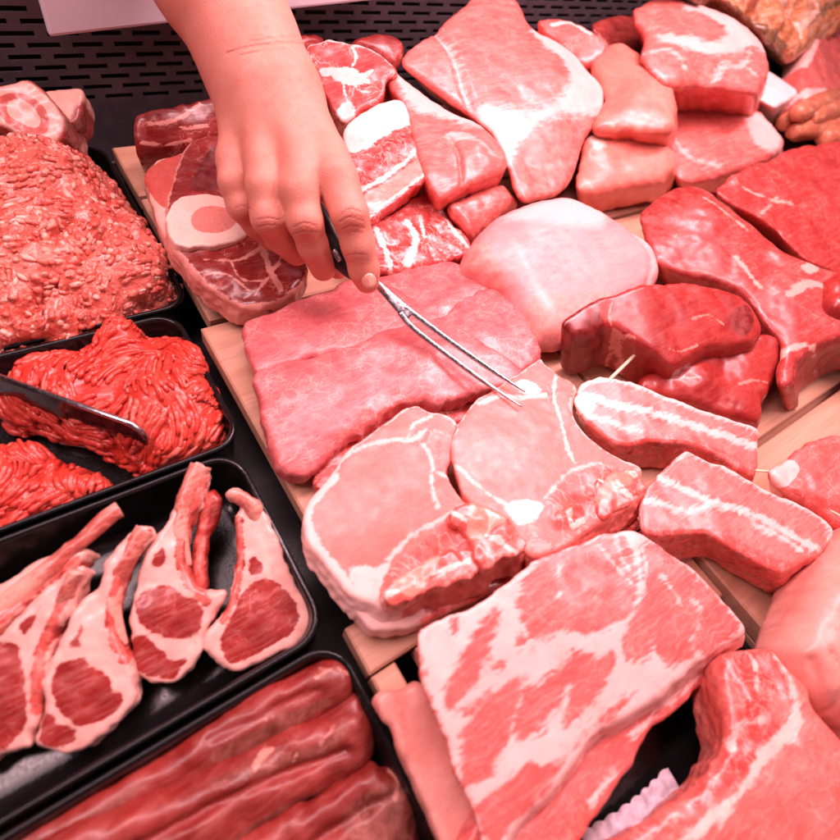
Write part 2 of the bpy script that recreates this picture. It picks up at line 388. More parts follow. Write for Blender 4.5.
LOIN=meat('loin',(.72,.115,.092),(.79,.165,.135),fat=(.94,.60,.53),alt=(.52,.048,.038),marb=(.22,50,.08),fib=(.34,45,1.),rough=.3,coat=.3,film=.05,altfat=.35,jag=.42,soft=.2)
MARIN=meat('marinated',(.46,.13,.045),(.64,.24,.10),fat=(.84,.50,.40),alt=(.14,.055,.02),marb=(.7,26,.2),fib=(.7,30,.6),rough=.34,coat=.3,altfat=.3,jag=.8,soft=.3,film=.3,mvar=2.)
def mince_mat(name,a,b,f,rough=.3,fatt=.25,sss=.2,fine=.2,bd=.0006):
    s=NT(name); n=s.noise(300,3,.6)[0]; n1=s.noise(35,3)[0]; t=s.attr('fat')
    c=s.mix(s.mr(n1,.3,.7),a,b); c=s.mix(s.mr(s.math('ADD',t,s.math('MULTIPLY',s.math('SUBTRACT',n,.5),.5)),1-fatt-.15,1-fatt+.15),c,f)
    c=s.mix(s.math('MULTIPLY',s.mr(n,.5,.75),.35),c,tuple(x*.6 for x in a))
    fl=s.noise(170,3,.6,dist=.6)[0]; c=s.mix(s.math('MULTIPLY',s.mr(fl,.56,.64),fine),c,f)
    s.p(Base_Color=c,Roughness=s.mr(n,.3,.7,rough-.08,rough+.1),Coat_Weight=.3,Coat_Roughness=.15,Normal=s.bump(s.math('ADD',n,s.math('MULTIPLY',s.noise(150,3,.6,dist=.5)[0],1.2)),bd,.9),Subsurface_Weight=sss,Subsurface_Scale=.003,Subsurface_Radius=(1,.3,.25))
    return s.m
MINCE=mince_mat('pork_mince',(.66,.10,.07),(.77,.18,.13),(.90,.45,.36),fatt=.22,fine=.55,bd=.0014)
GROUND=mince_mat('ground_beef',(.60,.034,.022),(.72,.066,.042),(.74,.16,.11),fatt=.10,rough=.36)
CEVAP=mince_mat('sausage_meat',(.52,.14,.075),(.62,.20,.11),(.70,.32,.2),fatt=.2,fine=.5)
BLACK=plain('black_plastic',(.006,.0055,.006),.20,var=.2,coat=.0,spec=.35)
GRILLE=plain('grille_metal',(.10,.078,.09),.42,.3,var=.15)
DARK=plain('dark_void',(.012,.010,.012),.6)
WHITE=plain('white_plastic',(.70,.64,.69),.35,var=.03,scale=12)
STEEL=plain('steel',(.60,.57,.60),.26,1.,var=.08,scale=40)
STEELD=plain('dark_mirror',(.085,.06,.06),.12,.8,var=.1,scale=30)
RUBBER=plain('black_handle',(.013,.013,.015),.35,var=.2)
COUNTER=plain('counter_base',(.012,.010,.011),.4,var=.2,spec=.25)
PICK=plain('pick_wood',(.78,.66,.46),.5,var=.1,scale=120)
PAPER=plain('lace_paper',(.60,.46,.52),.85,var=.30,scale=170,bump=.0008)
FATBLK=plain('fat_block',(.86,.70,.68),.4,var=.05,scale=40)
def wood(name,ang,a=(.54,.26,.165),b=(.66,.36,.245)):
    s=NT(name); v=s.mapping((0,0,math.radians(ang)),(4,60,60),s.warp(s.co,.006,9)); n=s.noise(1.,5,.65,vec=v)[0]
    v2=s.mapping((0,0,math.radians(ang)),(14,420,420)); n2=s.noise(1.,4,.7,vec=v2)[0]; n3=s.noise(11,3)[0]
    c=s.mix(s.mr(n,.3,.7),a,b); c=s.mix(s.math('MULTIPLY',s.mr(n2,.5,.72),.45),c,tuple(x*.62 for x in a))
    c=s.mix(s.math('MULTIPLY',s.mr(n3,.55,.75),.3),c,(.56,.24,.17))
    s.p(Base_Color=c,Roughness=s.mr(n2,.3,.7,.42,.6),Normal=s.bump(n2,.0005,.6)); return s.m
WOODY=wood('beech_lengthwise',90); WOODX=wood('beech_crosswise',0)
# ---------------------------------------------------------------- setting
def boxobj(name,lo,hi,b,mat,parent=None):
    V,Fc=bevel_box(lo,hi,b); return link(name,mkmesh(name,V,Fc,mat,smooth=False),parent)
o=boxobj('counter_deck',(-1.2,-.8,-.075),(2.6,.655,-.048),.002,COUNTER); tag(o,kind='structure')
# slotted steel panel at the back of the case
YG=.66
def grille():
    x0,x1,z0,z1=-.35,2.4,.02,.42; row=.0100; slot=.0048; pitch=.038; sl=.0275
    V=[];Fc=[]
    def bar(a,b,c,d):
        o=len(V)
        for y in (YG,YG+.003):
            V.extend([(a,y,c),(b,y,c),(b,y,d),(a,y,d)])
        Fc.extend([(o,o+1,o+2,o+3),(o+3,o+2,o+6,o+7),(o+4,o+5,o+1,o),(o+5,o+6,o+2,o+1),(o+4,o,o+3,o+7)])
    bar(x0,x1,-.05,z0)
    z=z0;r=0
    while z<z1:
        off=(r%2)*pitch/2
        x=x0-off
        while x<x1:
            a=max(x,x0); b=min(x+pitch-sl,x1)
            if b>a: bar(a,b,z,z+slot)
            x+=pitch
        bar(x0,x1,z+slot,z+row); z+=row;r+=1
    return mkmesh('slotted_panel',V,Fc,GRILLE,smooth=False)
g=link('slotted_panel',grille()); tag(g,'dark grey slotted metal panel closing the back of the case','back panel')
bk=boxobj('rear_wall',(-.6,.70,-.05),(2.6,.72,.9),.002,DARK); tag(bk,kind='structure')
# white shelf front hanging over the slotted panel
def white_panel():
    pts=[PY(50,38,.60),PY(170,24,.60),PY(290,10,.60),PY(420,-4,.60)]
    c=crom(pts,8,False); top=.22; V=[];Fc=[]
    a=c[0]; N=len(c)
    for y in (0,.008):
        for q in c: V.append((q[0],q[1]+y,q[2]))
        for q in c: V.append((q[0],q[1]+y,q[2]+top))
    for i in range(N-1):
        Fc.append((i,i+1,N+i+1,N+i)); Fc.append((2*N+i+1,2*N+i,3*N+i,3*N+i+1)); Fc.append((i+1,i,2*N+i,2*N+i+1)); Fc.append((N+i,N+i+1,3*N+i+1,3*N+i))
    Fc.append((0,N,3*N,2*N)); Fc.append((N-1,2*N+N-1,3*N+N-1,2*N-1))
    return mkmesh('white_panel',V,Fc,WHITE,smooth=False)
w=link('white_panel',white_panel()); md=w.modifiers.new('b','BEVEL'); md.width=.003; md.segments=3
tag(w,'plain white plastic panel hanging above the slotted back, behind the forearm','panel')
# slatted wooden boards
def board(label,slats,mat,loc,under=None):
    r=bpy.data.objects.new('wooden_board',None); COL.objects.link(r); r.location=loc; tag(r,label,'board','wooden boards under the meat')
    for lo,hi in slats:
        a=np.array([*lo,-.018])-loc; b=np.array([*hi,0.])-loc
        s=boxobj('slat',a,b,.0016,mat,r)
    if under:
        (x0,y0),(x1,y1)=under; a=np.array([x0,y0,-.030])-loc; b=np.array([x1,y1,-.0185])-loc; boxobj('crossbar',a,b,.001,WOODY,r)
    return r
board('pale wooden board under the pork cutlets and chops, beside the black trays',[((.091,.062),(.170,.334)),((.176,.062),(.262,.334)),((.268,.062),(.352,.334))],WOODY,np.array([.22,.20,-.018]))
board('wooden board under the beef shank slices at the back left',[((.101,.340),(.42,.425)),((.101,.431),(.42,.515)),((.101,.521),(.42,.605))],WOODX,np.array([.26,.47,-.018]))
board('wooden board with a square black hole, under the shoulder slab at the front',[((.0785,.0235),(.352,.0560)),((.0785,-.073),(.0965,.0220)),((.1125,.0030),(.352,.0220)),((.0980,-.073),(.352,.0015))],WOODY,np.array([.22,0,-.018]))
board('wooden board showing a gap by the beef and belly on the right',[((.360,-.20),(.395,.334)),((.40,.008),(1.1,.10)),((.40,-.085),(1.1,.001)),((.40,-.20),(1.1,-.093)),((.40,.106),(1.1,.20)),((.40,.206),(1.1,.334))],WOODX,np.array([.7,.1,-.018]),((.36,-.19),(1.08,.32)))
board('wooden board at the back right under the large pale pork joints',[((.43,.372),(1.5,.45)),((.43,.340),(1.5,.366)),((.43,.456),(1.5,.54)),((.43,.546),(1.5,.63))],WOODX,np.array([.9,.48,-.018]),((.44,.345),(1.48,.62)))
# black trays
def rrect(x0,y0,x1,y1,rad,k=7):
    out=[]
    for cx,cy,a0 in ((x1-rad,y1-rad,0),(x0+rad,y1-rad,90),(x0+rad,y0+rad,180),(x1-rad,y0+rad,270)):
        for i in range(k+1):
            a=math.radians(a0+90*i/k); out.append((cx+rad*math.cos(a),cy+rad*math.sin(a)))
    return out
def tray(label,x0,y0,x1,y1,zr=.002,dep=.042,rad=.022):
    rings=[(.004,zr-dep-.002,.016),(.0015,zr-.006,rad),(0,zr-.003,rad),(.0006,zr-.0006,rad),(.002,zr,rad),(.0036,zr-.0006,rad-.002),(.0045,zr-.003,rad-.003),(.010,zr-dep+.008,rad-.006),(.014,zr-dep+.002,rad-.008),(.020,zr-dep,rad-.010)]
    V=[];n=None
    for ins,z,rr in rings:
        q=rrect(x0+ins,y0+ins,x1-ins,y1-ins,max(rr,.004)); n=len(q); V+=[(a,b,z) for a,b in q]
    Fc=[]
    for l in range(len(rings)-1):
        for s in range(n):
            t=(s+1)%n; Fc.append((l*n+s,l*n+t,(l+1)*n+t,(l+1)*n+s))
    Fc.append(tuple(range((len(rings)-1)*n,len(rings)*n))); Fc.append(tuple(range(n-1,-1,-1)))
    c=np.array([(x0+x1)/2,(y0+y1)/2,zr-dep-.002]); V=np.array(V)-c
    o=link('black_tray',mkmesh('black_tray',V,Fc,BLACK)); o.location=c
    md=o.modifiers.new('e','EDGE_SPLIT'); md.split_angle=math.radians(60)
    return tag(o,label,'tray','black plastic meat trays')
tray('black tray filled with the pale pork mince at the left',-.36,.362,.094,.61)
tray('black tray holding the bright red ground beef',-.36,.2135,.0795,.3585)
tray('black tray holding the row of lamb rib chops',-.33,.0585,.0705,.2105)
tray('black tray holding the long dark tenderloins at the front left',-.30,-.14,.0715,.0555)
o=tray('shallow black tray glimpsed under the shoulder slab and the rib loin',.115,-.42,.335,-.077,zr=.004,dep=.016,rad=.02)
# lace paper lying in it
def lace():
    a=P(580,834,-.004)[:2]; b=P(668,768,-.004)[:2]; d=b-a; L=np.linalg.norm(d); d/=L; nn=np.array([d[1],-d[0]])
    top=[];
    for i in range(121):
        t=i/120; top.append(a+d*L*t+nn*(-.0016*abs(math.sin(t*math.pi*8+.4*math.sin(t*9)))+.003*math.sin(t*math.pi)))
    V=[];N=len(top)
    for q in top:V.append((*q,-.0040))
    for q in top:V.append((*(q+nn*.05),-.0040))
    return mkmesh('lace_paper',V,[(i,N+i,N+i+1,i+1) for i in range(N-1)],PAPER)
l=link('lace_paper',lace()); md=l.modifiers.new('s','SOLIDIFY'); md.thickness=.0004
tag(l,'scalloped white paper lace edge lying in the shallow black tray','paper')
# ---------------------------------------------------------------- LEFT: bones, mince
M('marrow_bone','cut marrow bone with a round pink face standing behind the pork mince','bone',
  [(-22,92),(0,84),(20,78),(38,85),(56,103),(66,122),(62,138),(48,146),(28,143),(5,128),(-20,118)],[(20,78,.072),(66,122,.050),(25,143,.036)],.05,BONEM,
  r=.004,back=((40,120),(68,150)),noise=(.0015,70),alt=[('+R',2.0)],bone=[('+P',[(-4,98),(16,92),(34,98),(48,114),(48,130),(36,136),(18,130),(2,118)]),('-P',[(6,102),(20,98),(34,108),(40,120),(34,127),(20,122),(8,114)])],bumps=[(22,112,18,-.002)],edge=.001)
M('marrow_bone','pale sawn bone end half hidden behind the round marrow bone','bone',
  [(40,92),(78,88),(84,96),(80,118),(66,126),(44,110)],[(60,90,.06),(84,96,.055),(60,125,.045)],.05,BONEM,r=.003,back=((70,105),(84,128)),alt=[('+P',[(74,110),(90,100),(95,130),(70,130)])],noise=(.0012,80))
def heap(name,label,outline,z,dome,mat,bumps,n,length,rad,flow=None,h=.0022,noise=(.003,55),grooves=(),thick=.03,tone=None,LF=(-.15,1.)):
    o=M(name,label,'minced meat',outline,z,thick,mat,r=.012,dome=dome,bumps=bumps,noise=noise,h=h,grooves=grooves,flare=.1)
    me=o.data; nv=len(me.vertices); V=np.empty(nv*3,np.float32); me.vertices.foreach_get('co',V); V=V.reshape(-1,3)
    N=np.empty(nv*3,np.float32); me.vertices.foreach_get('normal',N); N=N.reshape(-1,3)
    ok=np.where(N[:,2]>.05)[0]
    from mathutils.kdtree import KDTree
    kd=KDTree(nv)
    for i in range(nv): kd.insert(V[i],i)
    kd.balance()
    VV=[V];FF=[np.array([p.vertices[:] for p in me.polygons])]; tn=[np.full(nv,.2)]; off=nv; S=6
    rng=np.random.default_rng(len(outline)+n)
    for q in range(n):
        i=ok[rng.integers(len(ok))]; p=V[i].astype(float); L=length[0]+(length[1]-length[0])*rng.random(); st=max(4,int(L/ (rad*1.3)))
        ang=rng.random()*6.28; pts=[];nn=[]; rr=rad*(.6+.8*rng.random()**1.5); lift=(rng.random()*LF[1]+LF[0])*rad
        cur=(rng.random()-.5)*1.2/st
        for k in range(st):
            _,j,_=kd.find(p); nrm=N[j].astype(float)
            if nrm[2]<-.1: break
            s=V[j].astype(float); s2=p+nrm*((s-p)@nrm)
            pts.append(s2+nrm*lift); nn.append(nrm)
            if flow is not None:
                ang=flow(s2)
            else: ang+=cur
            t=np.array([math.cos(ang),math.sin(ang),0]); t-=nrm*(t@nrm); t/=np.linalg.norm(t)+1e-9
            p=s2+t*(L/st)
        if len(pts)<3: continue
        c=np.array(pts); K=len(c); ringv=[]
        for k in range(K):
            t=c[min(k+1,K-1)]-c[max(k-1,0)]; t/=np.linalg.norm(t)+1e-9
            b=np.cross(t,nn[k]); b/=np.linalg.norm(b)+1e-9; a=np.cross(b,t)
            e=rr*(.55 if k in (0,K-1) else 1.)*(1+.18*math.sin(k*1.7+q))
            for s in range(S):
                g=2*math.pi*s/S; ringv.append(c[k]+e*(math.cos(g)*b+math.sin(g)*a))
        fl=[]
        for k in range(K-1):
            for s in range(S):
                s2=(s+1)%S; fl.append((off+k*S+s,off+k*S+s2,off+(k+1)*S+s2,off+(k+1)*S+s))
        fl.append((off+0,off+3,off+2,off+1)); fl.append((off,off+5,off+4,off+3)); e0=off+(K-1)*S; fl.append((e0,e0+1,e0+2,e0+3)); fl.append((e0+3,e0+4,e0+5,e0))
        VV.append(np.array(ringv)); FF.append(np.array(fl)); tn.append(np.full(K*S,rng.random())); off+=K*S
    m2=mkmesh(name,np.concatenate(VV),np.concatenate(FF),mat,{'fat':np.concatenate(tn)})
    o.data=m2; bpy.data.meshes.remove(me); return o
def clump(seed,n,lo,hi,curl):
    rg=np.random.default_rng(seed); C=lo+(hi-lo)*rg.random((n,2)); A=rg.random(n)*6.28; K=(rg.random(n)-.5)*curl
    def f(q):
        w=C-q[:2]+.004*np.array([vn(q[0],q[1],0,90,1),vn(q[0],q[1],0,90,2)]); i=int(np.argmin((w**2).sum(1)))
        return A[i]+K[i]*(w[i,0]*math.cos(A[i])+w[i,1]*math.sin(A[i]))
    return f
heap('pork_mince','heap of pale coarse pork mince flecked with white fat',[(-70,150),(0,160),(40,163),(75,172),(108,184),(136,215),(152,240),(172,266),(172,288),(150,300),(126,308),(100,324),(40,342),(0,348),(-70,368)],.002,.030,MINCE,
  [(20,210,70,.026),(75,215,46,.016),(112,252,34,.010),(40,290,36,.018),(95,290,22,.008),(10,330,26,.006),(140,290,20,.004)],3000,(.004,.015),.0023,noise=(.0060,62),LF=(-1.25,1.7),flow=clump(21,60,np.array([-.13,-.13]),np.array([.13,.13]),160),
  grooves=[([(-10,325),(40,290),(80,262)],5,.012),([(20,338),(60,312),(95,285),(112,262)],4,.010),([(0,285),(30,262),(60,245)],4,.008),([(70,200),(110,225),(140,262)],4,.006)])
heap('ground_beef','heap of bright red ground beef in long strands, behind the black divider',[(10,380),(28,364),(55,358),(85,356),(110,334),(135,337),(152,346),(165,342),(190,346),(204,375),(219,408),(224,426),(214,443),(195,456),(165,464),(130,455),(95,440),(40,420),(0,405)],-.014,.018,GROUND,
  [(125,352,26,.018),(190,395,40,.012),(60,375,26,.008),(205,365,22,.010),(150,420,24,.006)],900,(.014,.045),.0021,flow=clump(4,34,np.array([-.09,-.08]),np.array([.09,.08]),70),noise=(.0045,60),LF=(-.3,1.5))
heap('ground_beef','smaller heap of red ground beef in front of the black divider',[(-40,452),(0,455),(24,444),(42,452),(62,464),(98,478),(120,492),(112,500),(76,512),(40,524),(0,538),(-50,552)],-.028,.010,GROUND,
  [(32,458,22,.010),(90,484,22,.008),(0,484,26,.010)],520,(.012,.04),.0021,flow=clump(9,18,np.array([-.07,-.05]),np.array([.07,.05]),80),noise=(.0045,60),LF=(-.3,1.5))
# divider plate standing between the two heaps
def divider():
    zt=.020; a=P(-30,366,zt); b=P(143,428,zt); d=b-a; d[2]=0; L=np.linalg.norm(d); d/=L; nn=np.array([-d[1],d[0],0])
    out=[(0,-.058)]+[(0,0)]
    for i in range(9):
        g=math.radians(90-90*i/8); out.append((L-.014+.014*math.cos(g),-.014+.014*math.sin(g)))
    out+=[(L,-.058)]
    th=.0016; n=len(out); V=[a+d*u+np.array([0,0,w])+nn*s for s in (-th,th) for u,w in out]
    Fc=[tuple(range(n)),tuple(range(2*n-1,n-1,-1))]+[(i,n+i,n+(i+1)%n,(i+1)%n) for i in range(n)]
    pl=link('divider',mkmesh('divider',V,[tuple(reversed(f)) for f in Fc],STEELD,smooth=False)); tag(pl,'dark glossy divider plate with a rounded corner between the ground beef heaps','divider')
    V,Fc=tube([a+d*u+np.array([0,0,w]) for u,w in out[1:-1]],.0021,8,1)
    link('rim',mkmesh('rim',V,Fc,STEEL),pl)
divider()
# ---------------------------------------------------------------- LAMB CHOPS
G='lamb rib chops in the black tray'
def bonetube(parent,pts,rad,mat=None,flat=.8,rough=True):
    w=[P(*q) for q in pts]; w=[q+np.array([0,0,-.003+.004*i/(len(w)-1)]) for i,q in enumerate(w)]; w[0]=w[0]-np.array([0,0,.006]); V,Fc=tube(w,[q*.98 for q in rad],16,8,.8)
    c=V.mean(0); 
    N=fbm(V[:,0],V[:,1],V[:,2],110,3)[:,None]; V=V+(V-c)/np.linalg.norm(V-c,axis=1)[:,None]*N*.0016
    me=mkmesh('rib_bone',V-np.array(parent.matrix_world.translation) if 0 else V,Fc,mat or LBONE,{'fat':np.maximum(np.clip((np.linalg.norm(V-w[-1],axis=1)*-100+.55),-1,1)*.6,np.clip(np.linalg.norm(V-w[-1],axis=1)*100-np.linalg.norm(w[-1]-w[0])*62,-1,1)*.5),'alt':np.full(len(V),-1.),'bone':np.full(len(V),-1.)})
    o=link('rib_bone',me,parent); o.matrix_parent_inverse=parent.matrix_world.inverted(); return o
def chop(label,outline,plane,eye,alt,bone,rad,thick=.022,extra=(),back=None):
    o=M('lamb_chop',label,'lamb chop',outline,plane,thick,LAMB,r=.004,noise=(.0011,75),fbase=1,fat=[('-P',e) for e in eye],alt=alt,group=G,h=.0011,bumps=[(np.mean([p[0] for p in eye[0]]),np.mean([p[1] for p in eye[0]]),22,.0022)],edge=.0012,back=back)
    bpy.context.view_layer.update()
    if bone: bonetube(o,bone,rad)
    return o
chop('lamb chop at the far left edge with a long bare bone pointing to the divider',[(-45,600),(0,582),(36,560),(66,550),(85,548),(72,565),(34,598),(0,628),(-45,650)],[(85,550,.006),(0,615,-.008)],[[(-45,625),(-20,612),(-10,625),(-45,645)]],[('+L',[(0,622),(40,585),(75,560)],4)],[(-10,606,-.004),(40,574,.001),(80,541,.008),(108,517,.012),(121,509,.013)],[.0075,.0062,.0052,.0058,.0060])
chop('lamb chop cut off by the left edge, lying over the long bare bone',[(-30,655),(0,634),(20,611),(43,588),(62,574),(78,567),(82,576),(76,592),(63,620),(50,650),(45,684),(37,722),(31,735),(29,749),(0,757),(-30,768)],[(76,570,.012),(10,750,-.022)],[[(-35,652),(0,644),(18,648),(24,674),(28,712),(17,738),(0,752),(-35,760)],[(20,628),(28,618),(38,612),(40,606),(34,622),(26,634)]],[('+L',[(74,575),(55,618),(40,655),(36,710)],5.5)],[(52,628,-.002),(66,594,.006),(77,572,.012)],[.0030,.0045,.0050])
chop('lamb chop with a large round dark eye, left of the tall-ribbed middle chop',[(112,552),(103,568),(97,587),(80,602),(63,628),(50,660),(42,684),(42,712),(32,740),(46,751),(77,752),(100,738),(129,712),(135,690),(130,657),(122,652),(114,632),(115,607),(122,580),(131,562),(141,549),(151,537),(148,526),(136,526),(124,536)],[(116,558,.012),(80,750,-.020)],[[(50,686),(56,670),(64,662),(84,659),(96,668),(108,676),(114,690),(122,692),(120,706),(110,717),(91,724),(69,720),(57,704)],[(45,715),(58,722),(74,730),(77,742),(57,748),(38,741)],[(69,645),(76,634),(80,625),(85,630),(80,640),(84,644),(76,648)]],[('+L',[(146,534),(130,556),(117,585),(111,612),(114,640),(126,660)],5)],[(119,640,-.003),(113,610,.001),(117,580,.005),(131,552,.010),(146,531,.013)],[.0035,.0042,.0055,.0062,.0066])
chop('lamb chop in the middle with a tall upright rib and a white fat band',[(178,494),(170,516),(160,528),(150,545),(143,556),(135,585),(128,617),(133,640),(132,668),(140,679),(166,686),(187,674),(200,654),(204,632),(222,604),(222,591),(206,590),(193,582),(184,556),(187,534),(194,514),(203,496),(209,476),(203,466),(195,462),(186,474)],[(178,513,.014),(165,685,-.018)],[[(135,604),(141,594),(152,588),(168,586),(182,594),(196,600),(203,616),(198,632),(178,640),(155,634),(140,622)],[(133,640),(147,638),(158,648),(172,660),(186,660),(180,672),(165,680),(142,674),(134,664)],[(153,566),(156,556),(163,549),(165,558),(160,568)]],[('+L',[(204,476),(193,508),(183,536),(181,560),(190,584),(206,600)],5)],[(184,560,.004),(180,530,.009),(184,505,.013),(194,480,.018),(201,467,.020)],[.0040,.0050,.0056,.0066,.0072])
chop('lamb chop standing alone at the right end of its tray with a short broken rib',[(236,520),(240,506),(231,500),(227,493),(236,488),(248,494),(258,504),(268,518),(279,537),(287,563),(297,587),(313,604),(314,620),(302,641),(267,661),(240,673),(221,666),(204,648),(206,633),(220,616),(231,593),(236,560)],[(250,518,.010),(250,670,-.018)],[[(225,628),(236,606),(249,586),(266,578),(283,587),(294,602),(298,618),(290,634),(265,650),(238,664),(222,654)],[(249,566),(253,556),(262,566),(263,574),(252,576)]],[('+L',[(238,520),(240,560),(236,590),(224,620)],4)],[(258,522,.010),(252,507,.013),(240,497,.016),(230,494,.017)],[.0058,.0066,.0048,.0040])
o=M('lamb_chop','dark curved rib of a lamb chop tucked behind the middle chop','lamb chop',[(205,493),(214,489),(221,500),(217,520),(208,540),(206,565),(207,590),(196,592),(190,570),(192,540),(198,510)],[(212,490,.008),(200,590,-.014)],.014,LAMB,r=.005,noise=(.001,80),alt=[('+L',[(208,495),(200,540),(198,588)],4)],fbase=-1,group=G,h=.0012)
# ---------------------------------------------------------------- TENDERLOINS
G='beef tenderloins in the front tray'
M('tenderloin','long dark tenderloin lying rearmost along the back of its tray','tenderloin',[(332,668),(348,668),(358,682),(354,704),(329,724),(290,748),(255,772),(205,798),(120,834),(43,870),(-60,905),(-60,882),(0,852),(40,830),(143,774),(200,740),(257,702),(297,682)],[(300,700,.000),(0,860,-.004),(200,780,-.010)],.026,TEND,r=.012,dome=.003,noise=(.0032,40),bumps=[(250,715,26,.002),(110,785,30,.002)],grooves=[([(320,690),(270,712),(210,742)],4,.003),([(150,772),(80,806),(20,838)],4,.003)],alt=[('+P',[(210,752),(280,714),(330,699),(285,732),(230,758)]),('+P',[(0,856),(60,826),(150,782),(60,842)])],fat=[('+L',[(318,680),(335,670),(350,674)],2)],group=G)
M('tenderloin','middle tenderloin with pale silver skin on its thick end','tenderloin',[(322,716),(345,700),(363,693),(372,714),(378,744),(369,772),(343,790),(300,812),(275,834),(220,880),(140,935),(0,980),(-60,980),(-60,895),(0,862),(60,836),(120,806),(200,772),(254,750),(286,728)],[(340,700,.002),(150,850,-.002),(330,790,-.010)],.026,TEND,r=.014,dome=.003,noise=(.0034,40),bumps=[(340,735,24,.003),(240,790,24,.002),(120,850,30,.002)],grooves=[([(345,750),(290,772),(220,802),(130,850)],5,.004)],alt=[('+P',[(205,785),(260,762),(325,737),(345,717),(330,747),(260,777)]),('+L',[(240,840),(300,805),(350,785)],6)],fat=[('+L',[(255,768),(263,757),(272,752)],3),('+L',[(280,756),(296,752),(292,764)],1.6),('+L',[(318,742),(332,728)],1.5)],group=G)
M('tenderloin','tenderloin nearest the front corner of the tray, brownish and ragged','tenderloin',[(300,806),(345,781),(372,765),(385,770),(404,768),(416,795),(426,825),(428,860),(400,900),(300,930),(160,930),(170,880),(238,832)],[(390,775,-.006),(300,850,-.006),(420,850,-.012)],.024,TEND,r=.012,dome=.003,noise=(.004,45),grooves=[([(400,790),(350,820),(290,860)],5,.004)],alt=[('+P',[(340,815),(400,780),(420,830),(380,860)])],fat=[('+L',[(392,770),(398,785),(394,800)],2.5)],group=G)
# ---------------------------------------------------------------- BACK LEFT: shank, steak, ribs
M('beef_steak','dark red beef piece with a white vein, at the back behind the shank slices','beef cut',[(133,118),(141,110),(170,102),(201,96),(222,92),(250,100),(250,135),(217,142),(186,150),(158,158),(143,158),(134,146)],[(140,112,.075),(216,96,.075),(150,155,.045)],.05,SHANK,r=.010,back=((180,125),(184,150)),noise=(.002,50),dome=.004,
  fat=[('+L',[(146,124),(165,123),(182,116),(200,104)],1.6),('+L',[(172,122),(182,128),(205,126)],1.2),('+L',[(140,143),(165,145),(188,140)],1.4)],alt=[('+P',[(134,120),(160,108),(216,96),(216,104),(180,112),(150,120)])],h=.002)
s=M('beef_shank','second shank slice with smooth pink bone standing behind the first','shank slice',[(143,174),(155,160),(172,155),(186,152),(180,190),(172,225),(176,252),(164,240),(152,205)],[(143,174,.045),(184,154,.055),(170,250,.028)],.028,BONEM,r=.004,back=((160,200),(164,222)),alt=[('-P',[(0,0),(1,0),(1,1)])],bone=[('+P',[(143,174),(158,162),(182,155),(170,192),(166,208),(155,200)])],noise=(.0012,60))
s=M('beef_shank','round beef shank slice with a white marrow bone under the hand','shank slice',[(190,142),(176,165),(168,192),(165,216),(169,242),(182,258),(204,284),(224,297),(243,306),(271,304),(291,295),(306,280),(308,264),(300,235),(310,200),(290,165),(250,140),(215,134)],[(180,160,.060),(240,305,.034),(306,270,.036)],.030,SHANK,r=.005,dome=.003,noise=(.0018,60),h=.0013,edge=.001,
  fat=[('+R',3),('+L',[(205,262),(240,262),(262,250),(270,246)],1.4),('+L',[(262,250),(270,272),(280,290)],3.0),('+L',[(230,262),(240,280),(262,283)],1.2),('+L',[(204,275),(225,276),(250,292)],1.1),('+L',[(285,250),(276,268),(255,296)],1.5)],
  alt=[('+P',[(190,190),(200,165),(216,150),(220,190)])])
bpy.context.view_layer.update()
bo=M('bone','', '',[(166,220),(169,207),(183,196),(208,193),(226,197),(245,212),(251,231),(230,242),(201,246),(176,243)],[(180,160,.0665),(240,305,.0405),(306,270,.0425)],.026,SHANKB,r=.0022,noise=(.0006,80),h=.0009,bone=[('+P',[(191,219),(198,209),(214,206),(230,211),(236,222),(226,231),(208,233),(195,229)])],parent=s)
bpy.context.view_layer.update()
M('beef_chuck','bright red beef cut with a white star of fat at its centre, behind the hand','beef cut',[(306,50),(317,42),(333,40),(355,43),(376,50),(388,60),(398,74),(386,82),(383,98),(367,108),(352,118),(340,120),(322,90)],[(310,48,.115),(395,70,.115),(350,118,.085)],.07,RIBS,r=.004,back=((350,80),(352,112)),fat=[('+R',2.5,[(300,30),(400,30),(400,64),(300,62)]),('+L',[(324,71),(340,73),(366,81)],4.5),('+P',[(326,70),(340,66),(352,67),(366,77),(368,83),(356,86),(344,84),(334,78)]),('+L',[(350,70),(356,58),(352,48)],1.2),('+L',[(362,78),(372,70)],1.4),('+L',[(344,84),(346,98),(354,108)],1.2),('+L',[(356,86),(362,92),(372,92)],1.2),('+P',[(344,104),(356,112),(346,122),(336,114)])],noise=(.0014,55))
M('flat_ribs','flat rack of raw ribs with ragged fat lying below the thick rib block','ribs',[(366,226),(392,212),(428,188),(438,200),(449,212),(456,226),(470,238),(470,253),(455,258),(438,262),(412,268),(380,270),(366,250)],[(430,192,.045),(370,230,.045),(450,262,.028)],.03,RIBS,r=.004,back=((410,230),(408,250)),fat=[('+L',[(376,230),(386,250),(390,268)],3.5),('+L',[(438,203),(452,228),(468,246)],2.4),('+L',[(408,222),(416,238),(408,262)],4),('+L',[(420,216),(424,236)],2)],alt=[('+P',[(392,222),(402,222),(402,262),(392,262)]),('+P',[(425,225),(436,215),(450,242),(436,255)])],noise=(.002,80),edge=.0015)
